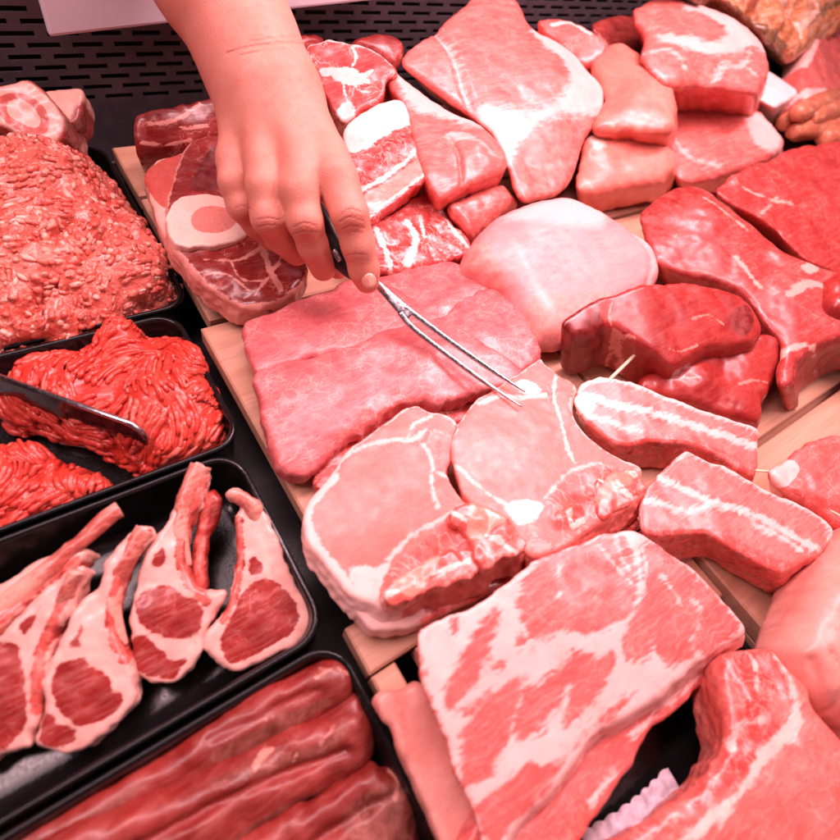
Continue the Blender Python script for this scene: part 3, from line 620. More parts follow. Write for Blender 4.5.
M('short_rib','thick square short rib block with white fat cap and a sawn bone stripe','ribs',[(344,128),(362,112),(388,100),(403,101),(411,117),(414,142),(421,160),(426,178),(400,200),(368,222),(360,190),(348,160)],[(390,100,.100),(345,140,.085),(424,182,.070)],.045,RIBS,r=.0035,back=((390,160),(384,182)),fat=[('+P',[(340,130),(362,110),(388,100),(404,100),(411,118),(412,124),(390,132),(368,148),(350,152)]),('+L',[(362,191),(392,172),(417,150)],2.2),('+L',[(364,216),(395,196),(424,173)],2.0)],bone=[('+P',[(364,196),(392,178),(420,158),(424,172),(396,194),(367,214)])],alt=[('+P',[(355,156),(380,142),(413,130),(416,148),(385,170),(360,188)])],noise=(.0011,60),h=.0014)
M('meat_piece','dark reddish piece of meat against the slotted panel','beef cut',[(352,42),(362,34),(385,33),(400,38),(406,50),(398,68),(380,60),(365,50)],[(360,40,.10),(400,40,.10),(390,65,.085)],.05,SHANK,r=.010,dome=.005,h=.0025)
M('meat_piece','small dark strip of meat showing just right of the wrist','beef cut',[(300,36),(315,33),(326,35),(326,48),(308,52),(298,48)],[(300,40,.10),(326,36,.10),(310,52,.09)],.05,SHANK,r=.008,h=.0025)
# ---------------------------------------------------------------- BACK CENTRE: rolled pork, big joint
M('rolled_pork','pork flap folded over into a thick roll beside the short rib block','pork cut',[(380,66),(388,64),(402,76),(447,108),(476,122),(494,137),(506,152),(505,170),(488,180),(462,189),(441,200),(432,192),(422,172),(412,140),(404,108),(390,88)],[(385,66,.110),(504,152,.080),(440,198,.066)],.035,JOINT,r=.007,back=((450,150),(448,166)),dome=.004,bumps=[(475,155,26,.006)],fat=[('+P',[(384,66),(408,78),(470,118),(480,130),(440,120),(412,110),(400,88)]),('+L',[(450,140),(470,146),(488,156)],3)],grooves=[([(448,140),(458,160),(462,190)],2.2,.004)],noise=(.0014,45))
M('pork_roll','short rolled pork end tucked beneath the folded pork flap','pork cut',[(446,205),(466,194),(490,184),(504,182),(513,192),(518,202),(500,212),(480,228),(470,236),(460,225)],[(450,205,.050),(510,190,.050),(470,234,.034)],.035,PORK,r=.012,back=((480,210),(480,224)),dome=.003,bumps=[],noise=(.0014,50))
M('pork_joint','largest pork joint, tall with a white fat seam, at the back centre','pork joint',[(400,62),(414,46),(431,35),(446,20),(463,7),(482,-10),(514,-4),(530,26),(548,38),(567,48),(588,72),(603,88),(604,110),(588,134),(580,155),(573,178),(560,193),(540,200),(523,202),(514,190),(508,170),(500,152),(490,134),(472,118),(446,100),(420,80)],[(490,-5,.15),(400,60,.115),(530,202,.050)],.10,JOINT,r=.007,back=((500,100),(506,118)),dome=.006,
  bumps=[(540,70,50,.006),(440,60,30,.004),(540,165,28,-.004),(470,30,40,.004)],grooves=[([(437,36),(450,60),(463,93),(474,116)],5,.006)],
  fat=[('+L',[(434,35),(446,52),(455,70),(463,93),(472,112)],3.2),('+P',[(472,112),(500,111),(530,112),(548,108),(566,84),(556,64),(538,48),(529,33),(546,38),(567,48),(603,88),(602,106),(590,117),(565,119),(540,126),(522,138),(513,155),(508,168),(496,146)])],
  alt=[('+P',[(512,158),(520,140),(540,126),(566,119),(576,126),(570,150),(573,178),(560,193),(540,201),(523,202),(514,186)]),('+L',[(580,118),(596,112)],4)],noise=(.0012,30))
for nm,lab,ol,pl,th,mat,kw in [
 ('pork_cut','rosy pork cut with a pale patch peeking over behind the largest joint',[(537,20),(548,16),(562,17),(580,24),(594,31),(608,44),(600,60),(582,64),(564,48),(548,36)],[(545,18,.13),(600,40,.13),(570,50,.115)],.06,PORK,dict(fat=[('+L',[(552,24),(570,22),(590,34)],2)])),
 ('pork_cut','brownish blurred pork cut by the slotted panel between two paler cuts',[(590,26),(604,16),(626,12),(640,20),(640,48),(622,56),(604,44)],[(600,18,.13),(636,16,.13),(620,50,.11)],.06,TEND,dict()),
 ('pork_cut','smooth rounded salmon pork cut leaning on the largest joint, upper of two',[(590,66),(602,50),(618,44),(640,56),(662,76),(673,94),(677,112),(673,130),(655,134),(626,132),(592,130),(603,98)],[(618,46,.125),(675,100,.115),(600,130,.085)],.05,SMOOTH,dict(dome=.010,bumps=[(640,90,26,.006)])),
 ('pork_cut','smooth salmon pork cut at the bottom of the back pile, lower of two',[(575,188),(577,165),(584,138),(600,131),(628,130),(652,140),(674,150),(675,168),(662,181),(620,190),(584,195)],[(590,135,.070),(674,152,.070),(580,192,.042)],.05,SMOOTH,dict(dome=.007,bumps=[(590,150,10,.004)],fat=[('+P',[(586,138),(600,135),(602,150),(592,154)])])),
 ('pork_joint','large marbled pork joint on top of the back right pile',[(632,14),(643,3),(667,-3),(693,2),(716,10),(734,20),(752,34),(764,50),(769,67),(764,84),(756,94),(738,92),(720,90),(695,87),(668,87),(652,76),(640,57),(643,38)],[(660,-2,.17),(766,60,.15),(660,86,.125)],.09,JOINT,dict(dome=.010,fat=[('+P',[(690,3),(734,20),(762,48),(764,56),(745,54),(728,60),(705,60),(668,50),(655,40),(680,42),(712,48),(722,34),(700,20),(680,14)]),('+L',[(745,56),(738,72),(720,70),(712,84)],2),('+L',[(738,70),(752,80)],2),('+L',[(640,55),(668,58),(680,72)],2)],alt=[('+L',[(636,16),(655,6),(675,12)],4),('+P',[(650,62),(690,66),(720,74),(700,86),(660,84)])])),
 ('pork_cut','flat rosy pork cut with a pale end at the right of the back pile',[(673,96),(700,88),(734,95),(752,106),(768,120),(778,132),(784,144),(760,161),(728,172),(694,181),(676,178),(668,140)],[(690,92,.085),(780,140,.075),(680,178,.048)],.045,JOINT,dict(dome=.004,fat=[('+P',[(744,112),(768,122),(784,144),(768,152),(750,140)]),('+L',[(672,140),(690,160),(720,168)],2)],fbase=-1)),
]:
    M(nm,lab,'pork cut' if nm=='pork_cut' else 'pork joint',ol,pl,th,mat,r=.008,wobble=.002,back=((np.mean([q[0] for q in ol]),np.mean([q[1] for q in ol])),(np.mean([q[0] for q in ol])+2,np.mean([q[1] for q in ol])+th*420)),noise=(.0016,30),h=.0028,group='pork cuts piled at the back',**kw)
M('fat_block','white rectangular block of back fat at the right end of the pile','fat block',[(740,72),(767,69),(801,92),(774,108),(752,96)],[(745,74,.105),(800,92,.100),(772,108,.098)],.07,FATBLK,r=.004,back=((770,95),(768,114)),sm=False,h=.0028,noise=(.0006,30))
# marinated ribs and sausages at the far right
M('marinated_ribs','brown seasoned rack of ribs at the far back right corner','ribs',[(660,-30),(690,-6),(712,-2),(730,10),(752,27),(769,45),(788,54),(805,44),(820,34),(850,20),(880,10),(880,-40),(760,-60)],[(700,-10,.19),(788,52,.135),(870,0,.17)],.09,MARIN,r=.012,back=((770,10),(778,40)),noise=(.010,26),dome=.008,h=.0035,fat=[('+L',[(772,-8),(784,14),(788,34)],4),('+L',[(790,36),(806,20),(816,4)],3),('+L',[(830,-4),(850,-14)],3)],alt=[('+P',[(670,-14),(700,-10),(740,8),(776,40),(784,52),(764,50),(740,30),(704,10)]),('+L',[(800,30),(815,14),(840,4)],3),('+L',[(730,-10),(752,6)],4),('+L',[(800,-10),(810,2)],4)],grooves=[([(755,-25),(782,14),(796,40)],5,.014),([(800,-25),(812,5),(820,30)],5,.012),([(720,-20),(740,5),(758,24)],4,.008)],bumps=[(745,0,12,.008),(800,5,10,.008),(770,30,10,.006)])
M('marinated_ribs','pinkish grey rib slab with pale bone edges above the sausage bowl','ribs',[(806,62),(818,36),(836,26),(880,20),(880,100),(836,96),(812,100),(806,84)],[(836,28,.13),(808,60,.125),(836,98,.09)],.05,SLAB,r=.010,noise=(.003,25),h=.004,alt=[('+L',[(822,60),(860,56)],4),('+L',[(822,76),(860,74)],4)],fat=[('+L',[(806,62),(818,38)],4),('+L',[(808,92),(840,92)],4)])
M('gap_lump','dark green garnish added in the dark gap beside the marinated ribs','filler',[(766,50),(784,52),(800,58),(812,80),(808,100),(800,106),(780,92)],[(766,56,.07),(800,66,.07),(800,108,.05)],.04,plain('dark_green',(.045,.040,.018),.5),r=.01,noise=(.008,40),h=.004)  # added dark green lump, stands in for the dark greenish gap
def bowl():
    c=P(836,118,.062); V=[];Fc=[];n=48
    prof=[(.035,-.045),(.075,-.03),(.098,-.004),(.100,0),(.098,.0015),(.094,-.002),(.070,-.024),(.03,-.03)]
    for r_,z in prof:
        for s in range(n): V.append((r_*math.cos(6.2832*s/n),r_*math.sin(6.2832*s/n),z))
    for l in range(len(prof)-1):
        for s in range(n):
            t=(s+1)%n;Fc.append((l*n+s,l*n+t,(l+1)*n+t,(l+1)*n+s))
    Fc.append(tuple(range(7*n,8*n)));Fc.append(tuple(range(n-1,-1,-1)))
    o=link('black_bowl',mkmesh('black_bowl',V,Fc,BLACK)); o.location=c; tag(o,'round black bowl of small sausages at the right edge','bowl')
    k=0
    for (a,b,c2,d2,z) in [(782,122,850,112,.070),(792,132,870,124,.068),(800,106,860,96,.078),(810,118,870,104,.086),(822,138,880,136,.066),(796,114,834,98,.092)]:
        p,q=P(a,b,z),P(c2,d2,z); mid=(p+q)/2+np.array([.004,0,.003])
        V,Fc=tube([p,p*.9+q*.1,mid,p*.1+q*.9,q],[.009,.0155,.0165,.0155,.009],14,6)
        V=V+.0022*np.stack([vn(V[:,0],V[:,1],V[:,2],95,i) for i in (1,2,3)],1)
        lab=['raw sausage nearest the left rim of the bowl','raw sausage second from the front in the bowl','raw sausage lying at the back of the bowl','raw sausage lying on top near the bowl centre','raw sausage lowest at the front of the bowl','short raw sausage propped steeply against the rib slab'][k]; k+=1
        o=link('sausage',mkmesh('sausage',V,Fc,CEVAP,{'fat':np.random.default_rng(k).random(len(V))})); tag(o,lab,'sausage','small sausages in the black bowl')
bowl()
# ---------------------------------------------------------------- RIGHT: pale meat and beef
M('pale_meat','pale pink rounded poultry-like joint with a white membrane, in the centre back','pale joint',[(466,262),(474,238),(494,216),(523,202),(546,197),(568,196),(598,208),(626,226),(652,243),(663,262),(662,280),(640,300),(612,318),(578,338),(556,344),(537,340),(522,318),(506,292),(484,276)],[(480,230,.055),(655,250,.055),(550,342,.030)],.05,WHITEM,r=.020,dome=.010,bumps=[(560,230,60,.006),(600,290,30,.003)],noise=(.0012,22),floor=0.,grooves=[([(630,236),(648,262),(645,292)],4,.0025)],
  alt=[('+P',[(466,262),(476,240),(488,252),(500,276),(508,294),(486,276)]),('+P',[(530,300),(560,300),(620,300),(580,335),(550,345),(530,330)])],fat=[('+P',[(500,220),(556,204),(600,216),(590,236),(540,232)]),('+L',[(632,236),(652,258),(650,282)],2.5),('+L',[(510,250),(530,285),(545,310)],2)])
M('beef_joint','flat rosy beef steak at the right edge, above the large veined beef joint','beef cut',[(715,192),(724,180),(740,170),(764,160),(793,147),(820,143),(850,140),(900,150),(900,280),(850,282),(828,271),(806,262),(790,248),(773,230),(752,216),(732,206)],[(730,178,.085),(860,145,.085),(825,270,.050)],.045,BEEFP,r=.006,back=((800,210),(800,226)),dome=.004,noise=(.002,40),h=.0024,fat=[('+L',[(742,190),(765,200),(790,206)],1.5),('+L',[(760,215),(775,200)],1.2)])
M('beef_joint','large veined beef joint on the right with a dark cut front face','beef cut',[(638,216),(646,205),(658,196),(676,188),(694,187),(718,198),(737,214),(756,230),(776,246),(794,258),(820,268),(850,280),(900,300),(900,350),(842,340),(812,352),(796,366),(793,385),(782,388),(776,372),(779,345),(762,322),(742,296),(710,280),(674,272),(652,258)],[(650,200,.062),(850,285,.072),(785,385,.045)],.06,BEEFP,r=.006,back=((790,340),(795,372)),dome=.008,floor=0.,noise=(.0018,32),bumps=[(700,220,30,.006),(760,260,20,-.006)],
  alt=[('+P',[(638,216),(660,196),(690,188),(700,204),(664,216),(668,240),(684,256),(728,280),(700,276),(660,262)]),('+P',[(842,336),(812,350),(794,366),(792,390),(840,380),(900,380),(900,340)]),('+P',[(676,252),(720,250),(742,280),(736,292),(700,278)])],
  fat=[('+L',[(700,206),(722,218),(742,234)],1.6),('+L',[(732,262),(744,276),(756,290)],2.5),('+L',[(784,300),(806,288),(832,298)],5),('+P',[(798,269),(810,266),(816,274),(804,278)]),('+L',[(776,360),(790,350),(812,348)],2)])
M('beef_steak','small red piece of beef cut off by the right edge beside the large joint','beef cut',[(832,276),(846,268),(880,268),(880,310),(846,306),(834,294)],.085,.03,BEEF,r=.010,h=.0024)
M('beef_steak','lower dark red beef steak supporting the thick steak above it','beef cut',[(640,378),(668,366),(700,356),(724,346),(752,336),(768,334),(780,344),(778,372),(764,404),(757,424),(726,416),(694,404),(660,398),(642,392)],[(660,372,.030),(775,340,.046),(757,424,.022)],.03,BEEF,r=.006,back=((720,390),(714,402)),dome=.006,noise=(.002,45),bumps=[(690,375,22,.004),(725,370,14,-.004)],fat=[('+L',[(736,386),(752,382),(766,384)],1.2),('+L',[(660,372),(676,380),(694,382)],1.2)],floor=0.)
M('beef_steak','thick red beef steak with a dark undercut side, on another steak','beef cut',[(561,322),(576,308),(602,296),(626,288),(652,283),(694,282),(728,290),(745,300),(755,312),(762,328),(756,342),(742,346),(727,346),(712,347),(700,353),(686,362),(672,367),(656,356),(640,346),(622,334),(604,328),(590,334),(572,336)],[(600,296,.075),(750,310,.070),(660,364,.052)],.056,BEEF,r=.006,back=((610,330),(602,372)),flare=-.04,dome=.003,noise=(.0010,30),bumps=[(640,306,30,.003)],
  alt=[('+P',[(558,322),(576,306),(604,294),(598,312),(606,330),(590,338),(566,342)]),('+P',[(728,316),(744,306),(752,322),(744,336),(730,330)])],fat=[('+L',[(612,300),(608,316),(614,328),(634,338)],1.0),('+L',[(690,320),(706,316),(722,326)],.9),('+L',[(668,350),(680,352),(696,346)],1.)],h=.0014,floor=.0)
# ---------------------------------------------------------------- CENTRE: cutlets
G='thin pork cutlets spread on the board'
M('pork_cutlet','dark pink cutlet edge showing at the bottom of the cutlet stack','cutlet',[(312,474),(326,458),(345,436),(372,420),(405,398),(450,384),(480,384),(494,394),(486,416),(460,424),(420,430),(380,450),(350,486),(336,500),(318,490)],.016,.014,RIBS,r=.004,noise=(.0015,70),alt=[('+R',7)],fbase=-1,group=G)
M('pork_cutlet','reddish pork cutlet farthest back, its corner near the flat ribs','cutlet',[(368,288),(384,276),(400,271),(424,266),(448,261),(463,264),(476,276),(488,288),(500,312),(498,336),(470,360),(430,370),(390,340)],[(448,262,.030),(370,288,.028),(450,365,.026)],.014,CUT,r=.0035,dome=.002,noise=(.0013,45),bumps=[(430,290,40,.003)],group=G,edge=.0012,wobble=.0016)
M('pork_cutlet','grainy pork cutlet under the fork tines with its corner to the right','cutlet',[(436,322),(456,304),(474,292),(488,288),(508,290),(517,302),(526,318),(535,338),(543,356),(530,366),(514,377),(496,388),(478,394),(440,386),(410,350)],[(490,288,.033),(540,356,.030),(430,350,.033)],.014,CUT,r=.0035,dome=.002,noise=(.0013,45),bumps=[(490,330,40,.002)],group=G,edge=.0012,wobble=.0016)
M('pork_cutlet','upper left pork cutlet under the fingers, its edge on the wooden board','cutlet',[(242,337),(244,324),(250,318),(277,308),(303,299),(328,290),(352,278),(374,280),(402,290),(424,306),(444,322),(424,348),(380,352),(334,354),(290,366),(258,374),(247,356)],[(250,320,.028),(400,290,.032),(300,368,.026)],.016,CUT,r=.004,dome=.003,noise=(.0013,40),bumps=[(330,315,40,.003)],group=G,edge=.0012,wobble=.0016)
M('pork_cutlet','large marbled pork cutlet lying lowest left, its front corner over the board','cutlet',[(253,374),(268,366),(292,360),(318,354),(342,347),(370,338),(400,325),(424,318),(444,316),(468,330),(492,346),(514,362),(530,376),(508,386),(482,393),(460,398),(437,403),(418,402),(400,405),(384,414),(367,427),(350,440),(334,453),(322,464),(312,472),(304,478),(292,476),(279,470),(272,450),(266,430),(260,410),(255,394)],[(262,370,.029),(480,340,.038),(290,476,.022)],.018,CUT,r=.0045,dome=.003,noise=(.0014,40),bumps=[(300,390,40,.003),(420,360,40,.003)],group=G,edge=.0012,wobble=.0016,h=.0014,
  alt=[('+P',[(318,462),(336,446),(368,424),(400,404),(380,402),(345,428),(322,450)])])
# ---------------------------------------------------------------- CHOPS
G='bone-in pork chops in the middle'
M('pork_chop','bottom pork chop, yellowish brown, mostly under the left chop','pork chop',[(356,592),(440,572),(520,545),(534,560),(524,578),(500,590),(470,602),(430,620),(404,630),(380,633),(364,624)],.020,.018,BELLY,r=.0028,noise=(.0015,70),fat=[('+P',[(356,592),(420,605),(410,635),(360,630)])],alt=[('+P',[(420,600),(520,550),(530,575),(440,620)])],group=G)
M('pork_chop','right-hand pork chop, whose eye the fork tines point into','pork chop',[(449,446),(454,430),(462,414),(478,398),(496,386),(512,376),(528,365),(540,357),(545,363),(558,373),(574,382),(576,392),(571,402),(576,420),(584,432),(594,441),(614,454),(628,461),(641,467),(638,474),(645,488),(637,500),(618,512),(600,521),(578,538),(555,551),(530,556),(515,535),(505,520),(480,508),(462,494)],[(540,358,.044),(640,470,.046),(460,480,.048)],.020,PORKS,r=.0022,noise=(.00035,50),back=((560,500),(562,522)),h=.0012,edge=.0012,
  fbase=-1,fat=[('+R',3,[(440,440),(470,390),(540,350),(585,375),(590,440),(660,470),(640,480),(575,440),(556,376),(520,388),(478,402),(462,430)]),('+L',[(478,404),(500,396),(520,398),(545,394)],2.6),('+P',[(512,384),(530,380),(542,392),(524,394)]),('+L',[(556,376),(554,396),(562,424),(568,450),(574,462)],1.8),('+L',[(456,466),(480,488),(512,508)],2.),('+L',[(545,498),(570,472),(600,463)],1.3),('+P',[(505,505),(526,500),(545,506),(530,524),(515,522)])],
  alt=[('+P',[(536,512),(556,488),(578,472),(604,466),(634,470),(645,488),(634,500),(600,520),(560,546),(530,552),(524,530)]),('+P',[(541,392),(556,384),(556,398),(546,402)])],
  bumps=[(520,450,46,.002),(600,485,12,.002),(575,505,10,-.003),(590,496,6,.003),(560,520,8,.003),(620,478,8,-.003)])
M('pork_chop','left-hand pork chop with a big smooth eye and a thick white fat rim','pork chop',[(302,518),(307,502),(314,494),(322,484),(330,476),(336,466),(343,454),(354,444),(372,430),(388,419),(402,409),(417,404),(430,410),(444,414),(457,422),(452,440),(450,460),(448,474),(458,492),(470,501),(484,502),(498,508),(508,518),(520,530),(528,543),(524,555),(506,557),(490,570),(472,578),(450,586),(428,592),(405,602),(384,608),(370,604),(350,594),(334,576),(318,556),(308,540)],[(415,405,.047),(520,540,.047),(310,520,.030)],.019,PORKS,r=.0022,noise=(.00035,50),back=((340,560),(338,584)),h=.0012,edge=.0012,
  fat=[('+R',9,[(290,500),(330,470),(350,500),(400,590),(390,620),(300,580)]),('+R',4,[(310,500),(340,440),(420,395),(460,420),(440,430),(350,470)]),('+L',[(345,456),(365,446),(392,440),(410,440),(426,430)],2.2),('+L',[(408,438),(414,424),(432,416)],1.6),('+L',[(424,446),(432,462),(432,486),(438,506)],2.),('+L',[(434,430),(448,436)],1.2),('+L',[(432,470),(450,478)],1.2),('+L',[(388,560),(412,536),(440,520),(462,506)],2.2),('+P',[(350,568),(380,566),(392,560),(380,590),(384,606),(360,598)])],
  alt=[('+P',[(382,584),(392,566),(420,544),(446,522),(470,510),(500,512),(526,543),(500,556),(470,576),(430,590),(395,602)]),('+L',[(436,436),(440,460)],3.5),('+P',[(414,432),(432,428),(430,444),(416,446)])],
  bumps=[(380,510,46,.002),(440,560,10,-.003),(470,540,9,.003),(500,530,9,-.002),(415,580,10,.003),(452,570,7,.003)])
def chunk(parent,outline,plane,thick,mat,bumps):
    bpy.context.view_layer.update()
    M('bone','','',outline,plane,thick,mat,r=.002,noise=(.0016,60),h=.0011,parent=parent,bumps=bumps,wobble=.0022,edge=.001,
      fat=[('+L',[outline[0],outline[len(outline)//2]],2.5)],bone=[('+P',[outline[1],outline[2],outline[3],outline[-2]])])
CH=[o for o in bpy.data.objects if o.name.startswith('pork_chop')]
VB=meat('vertebra',(.64,.060,.046),(.76,.14,.11),fat=(.94,.60,.52),alt=(.45,.035,.03),bonec=(.80,.26,.19),marb=(.35,50,.10),fib=(.3,30,1.),rough=.3,coat=.3,jag=.3,bumpd=.0003,film=.0)
R_=[o for o in CH if 'right-hand' in o['label']][0]; L_=[o for o in CH if 'left-hand' in o['label']][0]
chunk(L_,[(452,512),(470,504),(490,508),(508,518),(520,531),(527,544),(520,556),(500,559),(486,572),(476,560),(470,540),(458,528)],.0505,.020,VB,[(500,535,14,.003),(480,520,8,.003)])
chunk(L_,[(384,596),(392,580),(414,566),(440,556),(466,546),(476,556),(482,570),(464,578),(440,588),(416,596),(394,606)],.0475,.018,VB,[(430,575,10,.003),(400,592,8,.002)])
chunk(R_,[(596,478),(612,470),(632,468),(641,474),(645,488),(634,500),(616,510),(602,518),(594,506),(598,492)],.0485,.020,VB,[(620,488,12,.003)])
chunk(R_,[(532,548),(540,532),(552,520),(572,508),(590,500),(600,510),(600,520),(580,534),(560,547),(545,554)],.0465,.018,VB,[(570,525,9,.003)])
# ---------------------------------------------------------------- BELLY
G='thick pork belly slices on the right'
M('pork_belly','upper thick pork belly slice with white fat stripes, under the beef steaks','pork belly',[(572,400),(575,390),(582,380),(596,376),(608,375),(628,380),(645,386),(672,397),(700,408),(728,417),(757,427),(758,442),(757,458),(754,474),(744,472),(734,466),(712,454),(690,445),(668,442),(648,442),(630,445),(612,442),(598,432),(584,420)],[(580,384,.046),(755,430,.046),(700,450,.040)],.036,BELLY,r=.0028,back=((660,430),(662,462)),h=.0013,noise=(.0005,50),floor=0.,flare=-.12,
  fat=[('+R',6,[(570,370),(600,365),(760,420),(760,436),(690,412),(600,388),(580,396)]),('+L',[(574,402),(590,396),(612,404),(650,412),(690,424),(730,438),(757,446)],4.6),('+L',[(586,416),(606,420),(624,428),(640,430)],2.8),('+P',[(572,396),(590,392),(596,404),(586,416),(576,408)])],alt=[('+P',[(600,440),(640,434),(690,436),(735,458),(756,470),(740,480),(690,455),(640,450)])],edge=.0008)
M('pork_belly','lower larger pork belly slice with two white fat stripes, nearest the shoulder slab','pork belly',[(637,512),(640,500),(647,486),(656,474),(670,461),(685,450),(706,458),(728,467),(748,478),(768,489),(792,500),(814,511),(826,520),(834,530),(830,542),(822,552),(812,558),(802,562),(786,571),(772,570),(756,563),(738,552),(720,543),(706,534),(692,533),(672,535),(654,535),(640,530)],[(680,452,.050),(832,530,.050),(720,546,.044)],.040,BELLY,r=.0028,back=((720,530),(722,562)),h=.0013,noise=(.0005,50),floor=0.,flare=-.12,
  fat=[('+R',6,[(660,460),(685,445),(768,480),(845,520),(830,540),(760,495),(690,462)]),('+L',[(660,478),(686,490),(712,502),(740,510),(766,520),(796,538),(816,548)],4.2),('+L',[(644,500),(664,504),(684,512),(706,506),(730,508)],3.4),('+L',[(756,526),(780,536),(800,550)],2.8)],alt=[('+P',[(640,520),(680,528),(720,530),(760,552),(790,562),(780,578),(720,555),(660,545)])],edge=.0008)
M('pork_piece','short thick pork piece at the right edge, spiked by a white pick','pork cut',[(768,470),(784,457),(798,446),(820,435),(842,434),(880,438),(880,535),(842,530),(820,513),(796,498),(778,486)],[(790,450,.045),(870,440,.045),(840,530,.036)],.035,PORK,r=.008,back=((820,480),(818,500)),dome=.004,noise=(.002,45),floor=0.,fat=[('+P',[(768,470),(784,458),(796,468),(790,484),(778,486)])],alt=[('+P',[(790,490),(812,496),(850,516),(850,540),(820,515)])])
# ---------------------------------------------------------------- FRONT
M('pork_rind','long strip of pale pork rind under the left edge of the shoulder slab','rind',[(374,698),(384,690),(402,686),(421,680),(440,700),(460,740),(480,790),(494,830),(520,880),(470,900),(448,868),(437,832),(424,806),(411,780),(400,750),(392,728),(382,712)],[(400,688,.016),(430,800,.018),(500,860,.020)],.014,SKINF,r=.004,noise=(.0012,50),alt=[('+P',[(395,700),(402,706),(408,730),(402,736),(396,716)])],edge=.0008)
M('pork_shoulder','lower shoulder slice showing as a red edge beneath the big shoulder slab','pork slab',[(600,640),(700,640),(722,658),(714,676),(696,696),(672,716),(650,734),(640,752),(632,770),(618,790),(604,808),(592,826),(580,848),(566,890),(450,900),(500,780)],[(700,650,.030),(600,790,.026),(500,880,.026)],.016,SLAB,r=.005,noise=(.0015,55),fat=[('+L',[(715,660),(672,700),(630,735)],2.0),('+L',[(615,772),(590,805)],1.5)],alt=[('+P',[(575,810),(600,790),(590,830),(560,880),(540,870)])],edge=.001)
M('pork_shoulder','big marbled slab of pork shoulder with white fat streaks at the front','pork slab',[(416,632),(424,624),(440,616),(464,608),(488,594),(513,575),(538,558),(563,547),(588,538),(612,531),(634,531),(654,541),(671,553),(688,566),(704,580),(720,596),(734,611),(746,630),(730,642),(711,654),(696,666),(683,677),(668,690),(652,702),(626,716),(601,731),(588,746),(577,763),(564,778),(554,790),(540,804),(526,818),(511,842),(500,870),(485,872),(480,845),(471,812),(462,792),(454,774),(446,748),(437,722),(428,702),(422,684),(418,656)],[(430,622,.050),(735,620,.050),(500,860,.034)],.022,SLAB,r=.0028,noise=(.001,40),back=((600,740),(604,752)),h=.0012,dome=.002,edge=.0008,bumps=[(560,620,60,.003)],fbase=1,
  fat=[('-P',[(486,614),(500,610),(488,650),(476,680),(462,700),(452,712),(444,706),(450,676),(468,640)]),
       ('-P',[(530,672),(520,690),(508,740),(490,775),(472,786),(460,788),(460,760),(462,728),(472,706),(496,690)]),
       ('-P',[(611,651),(598,655),(576,650),(560,660),(546,675),(524,696),(512,720),(510,735),(524,738),(545,722),(560,700),(566,686),(568,698),(562,722),(572,722),(588,706),(600,690),(610,672)]),
       ('-P',[(566,756),(555,766),(540,764),(524,766),(500,786),(476,806),(484,838),(498,846),(506,836),(520,818),(548,785)]),
       ('-P',[(524,576),(540,562),(564,550),(590,541),(612,534),(622,536),(630,552),(636,570),(632,600),(626,618),(606,628),(584,634),(562,632),(544,640),(528,640),(520,624),(516,600)]),
       ('-P',[(642,546),(652,542),(672,556),(704,584),(732,614),(740,630),(722,644),(708,652),(696,650),(690,660),(676,664),(664,666),(652,648),(640,662),(624,660),(622,640),(628,622),(636,604),(644,590),(640,566)]),
       ('-P',[(512,640),(519,632),(524,640),(518,650)]),('-P',[(488,664),(502,660),(504,668),(492,672)]),('-P',[(450,624),(458,618),(458,632),(452,636)]),
       ('-P',[(636,690),(612,716),(594,728),(580,745),(572,748),(590,726),(612,706)]),
       ('+L',[(560,556),(556,580),(556,600)],1.6),('+L',[(600,548),(614,566),(630,584)],1.3),('+L',[(616,536),(620,556),(636,578),(645,572),(642,550)],1.3),('+L',[(690,600),(700,612),(690,640)],1.6),('+L',[(660,575),(680,605)],1.0)],alt=[('+R',2.0,[(400,620),(426,625),(440,690),(478,800),(470,870),(430,760)])])
M('rib_loin','pork loin with its curved rib edge at the front right corner','pork loin',[(719,660),(734,651),(752,649),(771,649),(784,664),(798,676),(809,690),(812,708),(820,718),(830,730),(841,742),(880,780),(900,920),(640,920),(560,880),(600,848),(645,824),(668,806),(690,790),(709,770),(720,752),(727,738),(725,718),(722,706),(717,680)],[(745,652,.046),(850,760,.046),(640,850,.040)],.040,LOIN,r=.006,noise=(.0014,50),back=((720,740),(700,760)),flare=.15,dome=.004,h=.0015,bumps=[(740,700,22,.004),(800,760,60,.004)],
  fat=[('+L',[(777,656),(786,680),(789,704),(786,726),(772,744),(756,760),(742,784),(722,806),(690,832),(650,856),(610,880)],3.6),('+L',[(748,654),(754,668),(750,690)],2.0),('+L',[(784,728),(792,722)],2),('+L',[(732,752),(728,742),(736,726),(752,720)],1.2)],
  alt=[('+P',[(719,660),(740,652),(772,652),(782,680),(784,712),(764,742),(746,768),(700,810),(640,850),(600,860),(645,826),(690,794),(726,742),(722,700)])],floor=-.01,edge=.001)
M('pork_knuckle','smooth pale pork knuckle with wrinkled skin at the right edge','pork knuckle',[(790,648),(794,630),(801,614),(808,600),(814,588),(820,574),(828,560),(838,546),(850,534),(900,510),(900,736),(866,730),(848,718),(832,708),(818,698),(808,682),(798,664)],[(800,590,.052),(880,520,.062),(830,715,.044)],.05,SKINF,r=.016,dome=.012,noise=(.0012,25),floor=0.,grooves=[([(806,660),(815,680),(820,700)],3,.003),([(820,655),(832,680),(838,712)],3,.003),([(836,655),(850,680),(856,712)],4,.003)],bumps=[(830,590,40,.006)])
M('pork_trim','small ragged red trimming wedged between the chop and the belly slices','trimming',[(596,528),(614,520),(630,512),(640,516),(636,530),(620,532),(604,540)],.026,.016,RIBS,r=.005,noise=(.003,90))
